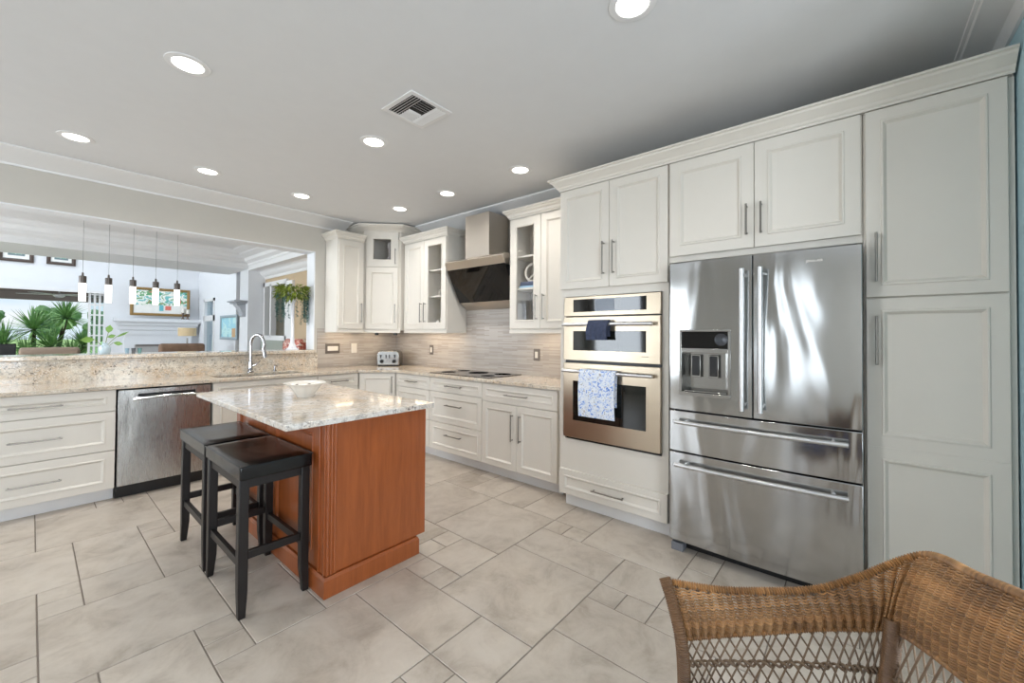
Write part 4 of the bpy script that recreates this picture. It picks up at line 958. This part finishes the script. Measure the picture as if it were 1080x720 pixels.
for k, (x, y) in enumerate(((3.22, 2.55), (3.24, 2.45), (3.22, 2.36))): lath('glass_vase', ['tall clear glass vase behind the right glass door, nearest the hood', 'tall clear glass vase behind the right glass door, middle one', 'tall clear glass vase behind the right glass door, nearest the handle'][k], 'vase', (x, y, 1.4055), [(.03, 0), (.026, .06), (.034, .22), (.044, .28), (.042, .28), (.032, .22), (.024, .06), (0, .01)], M_GLASS, 'vases behind the right glass door')
t = thing('decanter', 'cut crystal decanter in the top of the corner cabinet', 'decanter', (3.02, 4.66, 2.2015))
b = MB(); b.lathe([(.045, 0), (.062, .02), (.066, .07), (.05, .11), (.018, .15), (.016, .20), (.026, .215), (.024, .215), (.012, .20), (.014, .15), (.04, .11), (0, .02)], 16); b.build('bottle', plain('cut_crystal', (172, 168, 168), .08), t, smooth=10)
b = MB(); b.lathe([(.0, .20), (.012, .20), (.012, .225), (.03, .26), (.034, .30), (.018, .335), (0, .34)], 8); b.build('stopper', bpy.data.materials['cut_crystal'], t, smooth=5)

# ------------------------------------------------------------------ on the bar ledge
t = thing('flower_vase', 'tall white trumpet vase of trailing greenery on the bar ledge', 'vase', (2.062, 5.25, 1.1385))
b = MB(); b.lathe([(.072, 0), (.072, .006), (.045, .03), (.024, .09), (.017, .20), (.016, .42), (.022, .56), (.045, .66), (.07, .70), (.067, .70), (.04, .655), (.016, .55), (0, .5)], 24); b.build('vase_body', plain('frosted_white_glass', (226, 226, 230), .12), t)
def leaves(m, n, cen, spread, L, wd, q, drop=0):
    for _ in range(n):
        a = q.uniform(0, 2 * PI); el = q.uniform(-.9, 1.0); r = spread * q.random() ** .5
        p = Vector((cen[0] + r * math.cos(a), cen[1] + r * math.sin(a), cen[2] + q.uniform(-.07, .09) - drop * q.random()))
        d = Vector((math.cos(a) * math.cos(el), math.sin(a) * math.cos(el), math.sin(el) - .2)).normalized(); sd = d.cross(Vector((0, 0, 1)));
        if sd.length < .1: sd = Vector((1, 0, 0))
        sd.normalize(); l = L * q.uniform(.6, 1.2); up = sd.cross(d) * .006
        m.add([p, p + d * l * .45 + sd * wd + up, p + d * l - Vector((0, 0, l * .25)), p + d * l * .45 - sd * wd + up], [(0, 1, 2, 3)])
q = random.Random(11)
m = MB(); leaves(m, 260, (0, 0, .70), .16, .085, .016, q); m.build('foliage', M_GREEN, t, smooth=0, recalc=False)
m = MB()
for sgn in (-1, 1):
    for k in range(13):
        a = (0 if sgn > 0 else PI) + q.uniform(-.9, .9); r = q.uniform(.11, .175); L = q.uniform(.22, .36); x, y = r * math.cos(a), r * math.sin(a)
        m.tube([(x * .4, y * .4, .70), (x, y, .68), (x * 1.02, y * 1.02, .66 - L)], .0018, 5)
        for j in range(24):
            z = .67 - L * j / 23; aa = q.uniform(0, 2 * PI); d = Vector((math.cos(aa), math.sin(aa), -.4)); sd = Vector((-math.sin(aa), math.cos(aa), 0)); p = Vector((x, y, z)); l = q.uniform(.020, .036)
            m.add([p, p + d * l * .5 + sd * l * .45, p + d * l, p + d * l * .5 - sd * l * .45], [(0, 1, 2, 3)])
m.build('trailing_strands', M_TEAL, t, smooth=0, recalc=False)
t = thing('bud_vase', 'small glass bud vase with broad green leaves on the bar ledge', 'vase', (.445, 5.30, 1.1385))
lath('glass_bottle', None, None, (0, 0, 0), [(.034, 0), (.042, .02), (.04, .06), (.018, .085), (.02, .10), (.017, .10), (.014, .085), (.034, .06), (0, .01)], plain('pale_blue_glass', (190, 208, 218), .1), parent=t)
m = MB()
for (dx, dz, l) in ((-.11, .13, .11), (.035, .20, .12), (.09, .10, .09), (.02, .15, .08), (.13, .16, .07)):
    m.tube([(0, 0, .05), (dx * .3, 0, dz * .7), (dx * .6, -.01, dz)], .0022, 6)
m.build('stem', M_GREEN, t)
for (px, pz, ex, ez, w_) in ((-.066, .13, -.16, .125, .030), (.02, .19, .03, .265, .026), (.054, .10, .12, .085, .020), (.012, .15, .07, .17, .018), (.07, .15, .16, .205, .010)):
    m = MB(); p = Vector((px, -.01, pz)); e = Vector((ex, -.02, ez)); d = e - p; sd = Vector((-d.z, .25 * d.length, d.x)).normalized() * w_
    m.add([p, p + d * .3 + sd * .8, p + d * .6 + sd, e, p + d * .6 - sd, p + d * .3 - sd * .8, p + d * .3 + Vector((0, .006, 0)), p + d * .6 + Vector((0, .006, 0))], [(0, 1, 6), (1, 2, 7, 6), (2, 3, 7), (3, 4, 7), (4, 5, 6, 7), (5, 0, 6)]); m.build('leaf', plain('fresh_leaf', (128, 170, 84), .4, var=.2) if 'fresh_leaf' not in bpy.data.materials else bpy.data.materials['fresh_leaf'], t)
for x, mt, l in ((.60, 'votive_blue', 'left of three small votive cups on the bar ledge, blue'), (.645, 'votive_dark', 'middle of three small votive cups on the bar ledge, dark'), (.69, 'votive_teal', 'right of three small votive cups on the bar ledge, teal')):
    c = {'votive_blue': (150, 178, 196), 'votive_dark': (96, 98, 104), 'votive_teal': (120, 160, 160)}[mt]
    lath('votive_cup', l, 'cup', (x, 5.34, 1.1385), [(.013, 0), (.016, .045), (.014, .045), (.011, .006), (0, .006)], plain(mt, c, .15), 'votive cups on the bar ledge')

# ------------------------------------------------------------------ pendants
p0 = None
for k in range(5):
    x = .312 + .1765 * k; zc = 1.868 - .0 * k
    lab = 'slim glass pendant lamp above the bar ledge, %s from left' % ['first', 'second', 'third', 'fourth', 'fifth'][k]
    if p0 is None:
        p0 = thing('pendant_lamp', lab, 'pendant lamp', (x, 5.62, 2.70), 0, 'slim pendants above the bar ledge'); d = 2.70
        b = MB(); b.lathe([(.035, 0), (.035, -.02), (0, -.022)], 20); b.build('canopy', M_CHROME, p0)
        b = MB(); b.cyl((0, 0, -.02), (0, 0, 1.905 - d), .0016, n=6); b.build('cord', M_CHROME, p0)
        b = MB(); b.lathe([(.0, 1.905 - d), (.007, 1.90 - d), (.009, 1.872 - d), (.0265, 1.868 - d), (.0265, 1.80 - d), (0, 1.80 - d)], 20); b.build('cap', plain('pendant_bronze', (92, 86, 82), .35, .7), p0)
        b = MB(); b.lathe([(.0, 1.80 - d), (.0245, 1.80 - d), (.0245, 1.632 - d), (.022, 1.628 - d), (0, 1.628 - d)], 20); b.build('glass_tube', M_TUBE, p0)
    else:
        c = copy_tree(p0); c.location.x = x; c['label'] = lab

# ------------------------------------------------------------------ high room furniture
def framed(name, label, loc, rot, w, h, fw, fmat, matw, art, cat='picture'):
    t = thing(name, label, cat, loc, rot)
    m = MB(); m.loops([(-w / 2, -h / 2, w / 2, h / 2, 0), (-w / 2, -h / 2, w / 2, h / 2, -.025), (-w / 2 + fw * .5, -h / 2 + fw * .5, w / 2 - fw * .5, h / 2 - fw * .5, -.032), (-w / 2 + fw, -h / 2 + fw, w / 2 - fw, h / 2 - fw, -.02), (-w / 2 + fw, -h / 2 + fw, w / 2 - fw, h / 2 - fw, -.004)], 0, cap=False); m.build('frame', fmat, t, smooth=0)
    m = MB(); m.box(-w / 2 + fw, -.008, -h / 2 + fw, w / 2 - fw, -.003, h / 2 - fw); m.build('mat_board' if matw else 'picture_print', M_MAT if matw else art, t, smooth=0)
    if matw:
        i = fw + matw; m = MB(); m.box(-w / 2 + i - .03, -.010, -h / 2 + i - .03, w / 2 - i + .03, -.008, h / 2 - i + .03); m.build('inner_border', plain('inner_border', (110, 128, 132), .5), t, smooth=0)
        m = MB(); m.box(-w / 2 + i, -.012, -h / 2 + i, w / 2 - i, -.010, h / 2 - i); m.build('picture_print', art, t, smooth=0)
    return t
art1 = m_picture('print_green', [(0, (214, 230, 226)), (.45, (120, 176, 160)), (.58, (214, 230, 226))], 9)
framed('framed_picture', 'small dark framed print high on the far wall, left one', (-.19, YF, 2.80), 0, .42, .36, .055, M_DKFR, .085, art1)
framed('framed_picture', 'small dark framed print high on the far wall, right one', (.363, YF, 2.80), 0, .38, .34, .055, M_DKFR, .075, art1)
art2 = m_picture('print_harbour', [(0, (90, 150, 90)), (.38, (120, 190, 190)), (.46, (238, 238, 230)), (.54, (96, 160, 110)), (.62, (206, 120, 104)), (.68, (120, 186, 206))], 5)
t = framed('framed_picture', 'large gilt framed harbour picture above the mantel', (1.83, YF - .16, 2.0), 0, 1.0, .60, .055, M_GOLD, 0, M_MAT)
m = MB(); m.box(-.445, -.012, -.07, .445, -.008, .245); m.build('picture_print', art2, t, smooth=0)
m = MB(); m.box(-.03, -.014, -.19, .04, -.012, -.06); m.build('painted_figures', plain('painted_figures', (110, 190, 200), .5), t, smooth=0)
m = MB(); m.box(.07, -.014, -.17, .17, -.012, -.08); m.build('painted_boat', plain('painted_boat', (222, 120, 104), .5), t, smooth=0)
art3 = m_picture('print_beach', [(0, (150, 206, 220)), (.5, (190, 226, 226)), (.62, (110, 180, 196))], 3)
t = framed('framed_picture', 'grey framed turquoise beach picture on the right wall of the high room', (XG - .001, 9.44, 1.45), -90, 1.06, .48, .05, plain('grey_frame', (150, 164, 172), .5), 0, art3)
m = MB(); m.box(.20, -.012, -.19, .40, -.008, -.02); m.build('painted_hut', plain('painted_hut', (196, 160, 120), .6), t, smooth=0)
# fireplace
t = thing('fireplace', 'white fireplace with stepped mantel shelf on the far wall', 'fireplace', (1.815, YF, 0))
m = MB()
m.box(-.56, -.14, 0, .56, -.0005, 1.40); m.build('surround', M_WHITE, t, bevel=.004)
m = MB(); m.sweep([(-.60, -.0005), (-.60, -.14), (.60, -.14), (.60, -.0005)], [(0, 1.30), (.02, 1.30), (.02, 1.38), (.04, 1.40), (.04, 1.47), (.07, 1.49), (.07, 1.53), (.10, 1.56), (.13, 1.57), (.13, 1.64), (0, 1.64)]); m.box(-.60, -.14, 1.30, .60, -.0005, 1.64); m.build('mantel_shelf', M_WHITE, t, smooth=20)
m = MB(); m.box(-.40, -.148, .35, .40, -.14, 1.08); m.build('firebox', plain('firebox_grey', (170, 168, 166), .6), t, smooth=0)
m = MB(); m.box(-.38, -.152, 1.04, .40, -.148, 1.085); m.build('firebox_lintel', plain('firebox_lintel', (110, 104, 100), .6), t, smooth=0)
for x, h, l in ((2.20, .14, 'taller candle holder with white candle on the mantel, left one'), (2.285, .12, 'shorter candle holder with white candle on the mantel, right one')):
    t = thing('candle_holder', l, 'candle holder', (x, YF - .22, 1.6405))
    b = MB(); b.lathe([(.035, 0), (.035, .01), (.014, .03), (.018, h * .5), (.014, h - .02), (.036, h), (0, h)], 16); b.build('stand', plain('bronze_stand', (108, 92, 80), .5, .4) if 'bronze_stand' not in bpy.data.materials else bpy.data.materials['bronze_stand'], t)
    b = MB(); b.lathe([(.032, h), (.032, h + .10), (0, h + .10)], 16); b.build('candle', M_CERAM, t)
# corbel shelf
t = thing('corbel_shelf', 'grey corbel wall bracket on the white column', 'wall bracket', (2.409, 8.205, 1.62), -90)
b = MB(); b.box(-.20, -.20, .25, .20, 0, .28); b.box(-.17, -.17, .225, .17, 0, .25); b.build('shelf', plain('corbel_grey', (168, 172, 178), .6), t, bevel=.006)
b = side_prism([(0, .225), (-.13, .225), (-.135, .20), (-.10, .17), (-.075, .12), (-.05, .06), (-.055, .03), (-.03, 0), (0, 0)], -.10, .10); b.build('bracket', bpy.data.materials['corbel_grey'], t, bevel=.006)
# lamp on a side table
t = thing('side_table', 'small white round side table by the fireplace', 'table', (2.13, 10.75, 0))
b = MB(); b.lathe([(.22, .60), (.22, .63), (0, .63)], 28); b.build('tabletop', M_TRIM, t); b = MB(); b.lathe([(.16, 0), (.16, .02), (.03, .05), (.03, .60), (0, .60)], 20); b.build('pedestal', M_TRIM, t)
t = thing('table_lamp', 'table lamp with drum shade beside the fireplace', 'lamp', (2.13, 10.75, .631))
b = MB(); b.lathe([(.07, 0), (.07, .015), (.014, .03), (.014, .60), (0, .60)], 18); b.build('base', M_NICKEL, t)
b = MB(); b.lathe([(.15, .64), (.155, .64), (.155, .81), (.15, .81)], 30); b.add([], []); b.build('lamp_shade', M_SHADE, t)
def sofa(name, label, loc, rot, w, d, backh, mat, cat='sofa'):
    t = thing(name, label, cat, loc, rot)
    m = MB(); m.box(-w / 2, -d / 2, .12, w / 2, d / 2, .40); m.build('base', mat, t, bevel=.03, seg=3)
    m = MB(); m.box(-w / 2 + .16, -d / 2 - .01, .40, w / 2 - .16, d / 2 - .22, .53); m.build('seat_cushion', mat, t, bevel=.04, seg=3)
    m = MB(); n = 12; pts = [(-w / 2 + w * i / n, backh - .06 * (2 * i / n - 1) ** 2) for i in range(n + 1)]
    m = side_prism([(d / 2 - .20, .38), (d / 2, .38), (d / 2 + .06, backh - .03), (d / 2 + .02, backh), (d / 2 - .10, backh), (d / 2 - .15, backh - .04)], -w / 2, w / 2); m.build('backrest', mat, t, bevel=.04, seg=3)
    for s in (-1, 1): m = MB(); m.box(s * w / 2 - s * .16, -d / 2, .12, s * w / 2, d / 2 - .1, .62); m.build('armrest', mat, t, bevel=.04, seg=3)
    for sx in (-1, 1):
        for sy in (-1, 1): m = MB(); m.cyl((sx * (w / 2 - .08), sy * (d / 2 - .08), 0), (sx * (w / 2 - .08), sy * (d / 2 - .08), .12), .02, .028, 10); m.build('leg', M_ESPR, t)
    return t
sofa('armchair', 'taupe armchair with its rounded back showing under the garden window', (.20, 9.75, 0), 180, .62, .75, 1.10, M_TAUPE, 'armchair')
sofa('sofa', 'brown upholstered sofa back showing in front of the fireplace', (1.72, 9.4, 0), 180, .62, .85, 1.15, M_SOFA)
sofa('armchair', 'red patterned armchair by the beige hall wall', (2.28, 6.15, 0), -90, .55, .5, 1.26, m_picture('floral_red', [(0, (150, 66, 58)), (.46, (196, 110, 92)), (.54, (230, 214, 200)), (.62, (60, 52, 54))], 12), 'armchair')
# patio chair and plants outside
t = thing('patio_chair', 'black patio chair at the left edge of the garden window', 'chair', (-.42, 12.9, -.04), 0)
for sx in (-.22, .22):
    for sy in (-.22, .22): b = MB(); b.cyl((sx, sy, 0), (sx, sy, 1.12 if sy < 0 else .62), .018, n=8); b.build('leg', M_BLACK, t)
b = MB(); b.box(-.24, -.24, .42, .24, .24, .46); b.build('seat', M_BLACK, t, bevel=.01); b = MB(); b.box(-.24, -.24, .72, .24, -.21, 1.14); b.build('backrest', M_BLACK, t, bevel=.02)
t = thing('ceiling_fan', 'white ceiling fan under the wooden patio ceiling', 'fan', (.42, 14.3, 2.34))
b = MB(); b.lathe([(.05, 0), (.05, -.02), (.015, -.03), (.015, -.09), (.09, -.10), (.10, -.16), (.06, -.19), (0, -.20)], 20); b.build('motor', M_TRIM, t)
for k in range(5):
    a = 2 * PI * k / 5 + .25; m = MB(); m.box(.10, -.06, -.135, .68, .06, -.125); m.xf(Matrix.Rotation(a, 4, 'Z')).build('blade', M_TRIM, t, bevel=.004)
def yucca(label, loc, heads, q):
    t = thing('yucca_plant', label, 'plant', loc, 0, 'yuccas in the garden'); m = MB()
    for hx, hy, hz, s in heads: m.tube([(hx * .25, hy * .25, 0), (hx * .7, hy * .7, hz * .5), (hx, hy, hz)], [.07, .055, .045], 8)
    m.build('trunk', M_BARK, t)
    for hx, hy, hz, s in heads:
        m = MB()
        for _ in range(130):
            a = q.uniform(0, 2 * PI); el = q.uniform(-.55, 1.45); L = s * q.uniform(.75, 1.1)
            d = Vector((math.cos(a) * math.cos(el), math.sin(a) * math.cos(el), math.sin(el))); sd = Vector((-math.sin(a), math.cos(a), 0)); p = Vector((hx, hy, hz)); dr = Vector((0, 0, -.18 * L * math.cos(el)))
            w_ = .022; up = d.cross(sd) * .008
            m.add([p + sd * w_ * .6, p - sd * w_ * .6, p + d * L * .5 - sd * w_ + dr * .3, p + d * L * .5 + sd * w_ + dr * .3, p + d * L + dr, p + d * L * .5 + dr * .3 + up], [(0, 1, 2, 5), (0, 5, 3), (3, 5, 4), (5, 2, 4)])
        m.build('leaf_rosette', M_YUCCA, t, smooth=0, recalc=False)
q = random.Random(5)
yucca('large yucca clump with several spiky heads outside the garden window', (.10, 17.2, -.35), [(-.05, 0, 1.75, .75), (.55, .1, 2.1, .66), (-.55, .1, 1.35, .75), (.9, -.1, 1.3, .62), (.25, -.3, 1.25, .7), (-.15, -.35, .95, .7), (.65, -.3, .95, .66)], q)
yucca('smaller yucca at the left side of the garden window', (-2.3, 16.9, -.35), [(0, 0, 1.35, .8), (-.5, .1, 1.0, .7)], q)
# tree line along the far side of the lawn
def bush(label, loc, r, h, q, cnt=30):
    t = thing('tree', label, 'tree', loc, 0, 'trees along the far edge of the lawn'); m = MB()
    m.cyl((0, 0, 0), (0, 0, h * .5), r * .10, r * .06, 8); m.build('trunk', M_BARK, t); m = MB()
    for _ in range(cnt):
        a = q.uniform(0, 2 * PI); rr = r * q.random() ** .5 * .75; z = h * q.uniform(.25, .88); s = r * q.uniform(.16, .32)
        c = Vector((rr * math.cos(a), rr * math.sin(a), z)); n0 = len(m.v); m.sphere(c, s, 10)
        for i in range(n0, len(m.v)):
            v = Vector(m.v[i]); m.v[i] = tuple(c + (v - c) * (1 + .35 * pnoise(v * 2.2)))
    m.build('crown', M_TREE, t, smooth=0)
ORD = ['first', 'second', 'third', 'fourth', 'fifth', 'sixth', 'seventh', 'eighth', 'ninth', 'tenth', 'eleventh']
for k in range(8):
    x = -17 + 6.4 * k; bush('%s tree from the left in the row behind the lawn' % ORD[k], (x, 88 + q.uniform(-4, 4), -.4), q.uniform(2.2, 2.6), q.uniform(4.0, 5.6), q)
t0 = bush('near tree with spreading crown behind the yuccas', (5.6, 64, -.4), 2.3, 4.3, q, 70)

# ------------------------------------------------------------------ wicker armchair
def catmull(P, n):
    P = [Vector(p) for p in P]; Q = [P[0] * 2 - P[1]] + P + [P[-1] * 2 - P[-2]]; out = []
    for i in range(len(P) - 1):
        a, b_, c, d = Q[i:i + 4]
        for k in range(n):
            t = k / n; out.append(.5 * ((2 * b_) + (c - a) * t + (2 * a - 5 * b_ + 4 * c - d) * t * t + (3 * b_ - a - 3 * c + d) * t ** 3))
    out.append(P[-1]); return out
def resample(P, n):
    L = [0]
    for i in range(1, len(P)): L.append(L[-1] + (P[i] - P[i - 1]).length)
    out = []; j = 0
    for k in range(n):
        s = L[-1] * k / (n - 1)
        while j < len(P) - 2 and L[j + 1] < s: j += 1
        f = (s - L[j]) / max(1e-9, L[j + 1] - L[j]); out.append(P[j].lerp(P[j + 1], min(1, max(0, f))))
    return out
def mirror_line(h): return h + [(-x, y, z) for x, y, z in reversed(h[:-1])]
TOP = mirror_line([(.288, .272, .655), (.308, .14, .645), (.325, .02, .652), (.340, -.10, .670), (.336, -.20, .724), (.312, -.312, .808), (.15, -.312, .848), (0, -.312, .874)])
LOW = mirror_line([(.226, .236, .552), (.262, .14, .556), (.296, .02, .566), (.322, -.11, .584), (.318, -.20, .604), (.292, -.248, .628), (.15, -.268, .655), (0, -.272, .668)])
RAILP = mirror_line([(.212, .226, .42), (.228, .14, .42), (.246, .02, .42), (.258, -.11, .42), (.256, -.16, .42), (.236, -.20, .42), (.12, -.222, .42), (0, -.226, .42)])
NS = 481
def line(P): return catmull(P, 40)
# sample all three by the same parameter so ribs stay upright
tops, lows, rails = line(TOP), line(LOW), line(RAILP)
acc = [0]
for i in range(1, len(tops)): acc.append(acc[-1] + ((tops[i] - tops[i - 1]).length + (lows[i] - lows[i - 1]).length) / 2)
def at(line_, s):
    s = min(max(s, 0), 1) * acc[-1]; lo, hi = 0, len(acc) - 1
    while hi - lo > 1:
        md = (lo + hi) // 2
        if acc[md] <= s: lo = md
        else: hi = md
    f = (s - acc[lo]) / (acc[hi] - acc[lo]); return line_[lo].lerp(line_[hi], f)
def outn(s):
    d = at(lows, min(s + .004, 1)) - at(lows, max(s - .004, 0)); return Vector((d.y, -d.x, 0)).normalized() * (1 if True else -1)
sgn = 1 if outn(.25).dot(Vector((at(lows, .25).x, at(lows, .25).y, 0))) > 0 else -1
def band(s, t):
    p = at(lows, s).lerp(at(tops, s), t); n = outn(s) * sgn
    return p - n * .016 * math.sin(PI * t) , n
t = thing('wicker_armchair', 'brown woven wicker armchair with blue cushion in the near right corner', 'armchair', (.987, .041, 0), 23.7)
NR, SUB = 74, 8
H_ROW = .0054
m = MB()
for r in range(64):
    run = []; h = (r + .5) * H_ROW
    def flush():
        if len(run) > 3: m.tube([p for p in run], .00255, 6)
        run.clear()
    for k in range(NR * SUB + 1):
        s = k / (NR * SUB); H = (at(tops, s) - at(lows, s)).length
        if h > H - .004: flush(); continue
        p, n = band(s, h / H); ph = math.cos(2 * PI * k / SUB + (.12 if r % 2 else -.12)); run.append(p - n * (ph * .0050 + .0006))
    flush()
m.build('woven_band', M_WICK, t, smooth=60, recalc=False)
m = MB()
for k in range(NR + 1):
    s = min(max((k) / NR, .002), .998); m.tube([band(s, a / 8)[0] + outn(s) * sgn * .0016 for a in range(9)], .0046, 6)
m.build('woven_stakes', plain('stake_reed', (84, 60, 40), .5, var=.25, nscale=30), t, smooth=60, recalc=False)
# rounded top rail, wrapped
def wrapped(path, r, pitch, name, mat, amp=.0014, n=10):
    P = [Vector(p) for p in path]; L = sum((P[i] - P[i - 1]).length for i in range(1, len(P))); k = int(L / pitch) * 4 + 1
    Q = resample(P, k); m = MB(); m.tube(Q, [r + amp * math.sin(i * PI / 2 - PI / 2) for i in range(k)], n); return m.build(name, mat, t, smooth=70, recalc=False)
tr = [band(i / 240, 1)[0] + outn(i / 240) * sgn * .004 for i in range(241)]
wrapped(tr, .0090, .0064, 'top_rail', M_WICK, .0020)
wrapped([band(i / 240, 0)[0] for i in range(241)], .006, .0056, 'lower_rail', M_WICK, .0014, 8)
# open lattice under the band
m = MB(); ND = 62
for k in range(-4, ND + 4):
    for dr in (1, -1):
        pts = []
        for a in range(9):
            u = a / 8; s = (k + .5 + dr * (u - .5) * 3.4) / ND
            if 0 <= s <= 1: p = at(lows, s).lerp(at(rails, s), u); n = outn(s) * sgn; pts.append(p + n * .0022 * dr)
        if len(pts) > 2: m.tube(pts, .0023, 6)
m.build('lattice', plain('lattice_reed', (128, 104, 80), .45, var=.3, nscale=14), t, smooth=60, recalc=False)
m = MB()
for ph in (0, PI):
    pts = []
    for i in range(481):
        s = i / 480; p = at(lows, s).lerp(at(rails, s), .44); n = outn(s) * sgn
        pts.append(p + n * .0055 * math.cos(i * .55 + ph) + Vector((0, 0, .0055 * math.sin(i * .55 + ph))))
    m.tube(pts, .0032, 6)
m.build('braid', bpy.data.materials['lattice_reed'], t, smooth=60, recalc=False)
wrapped(rails, .011, .006, 'seat_rail', M_WICK)
M_POST = plain('post_reed', (118, 88, 62), .4, var=.3, nscale=20)
for s in (1, -1):
    wrapped(catmull([(s * .205, .235, 0), (s * .208, .232, .3), (s * .214, .232, .46), (s * .226, .238, .55), (s * .262, .256, .62), (s * .288, .274, .668)], 10), .0155, .0052, 'front_post', M_POST, .0011, 14)
    wrapped(catmull([(s * .225, -.20, 0), (s * .232, -.195, .3), (s * .246, -.20, .44), (s * .276, -.228, .55), (s * .296, -.246, .65)], 10), .0185, .0052, 'rear_post', M_POST, .0006, 14)
m = MB(); m.prism([(.20, .225), (-.20, .225), (-.245, 0), (-.235, -.19), (-.1, -.215), (.1, -.215), (.235, -.19), (.245, 0)], .385, .41); m.build('seat', M_WICK, t, bevel=.006)
m = MB(); m.prism([(.192, .226), (-.192, .226), (-.222, 0), (-.205, -.17), (-.08, -.195), (.08, -.195), (.205, -.17), (.222, 0)], .411, .478); m.build('cushion', M_CUSH, t, bevel=.018, seg=3)
wrapped([(.20, .232, .40), (-.20, .232, .40)], .013, .006, 'front_rail', M_WICK)
for a, b_ in (((.2, .23, .15), (.225, -.19, .15)), ((-.2, .23, .15), (-.225, -.19, .15)), ((.2, .23, .2), (-.2, .23, .2))): wrapped([a, b_], .009, .006, 'stretcher', M_WICK)
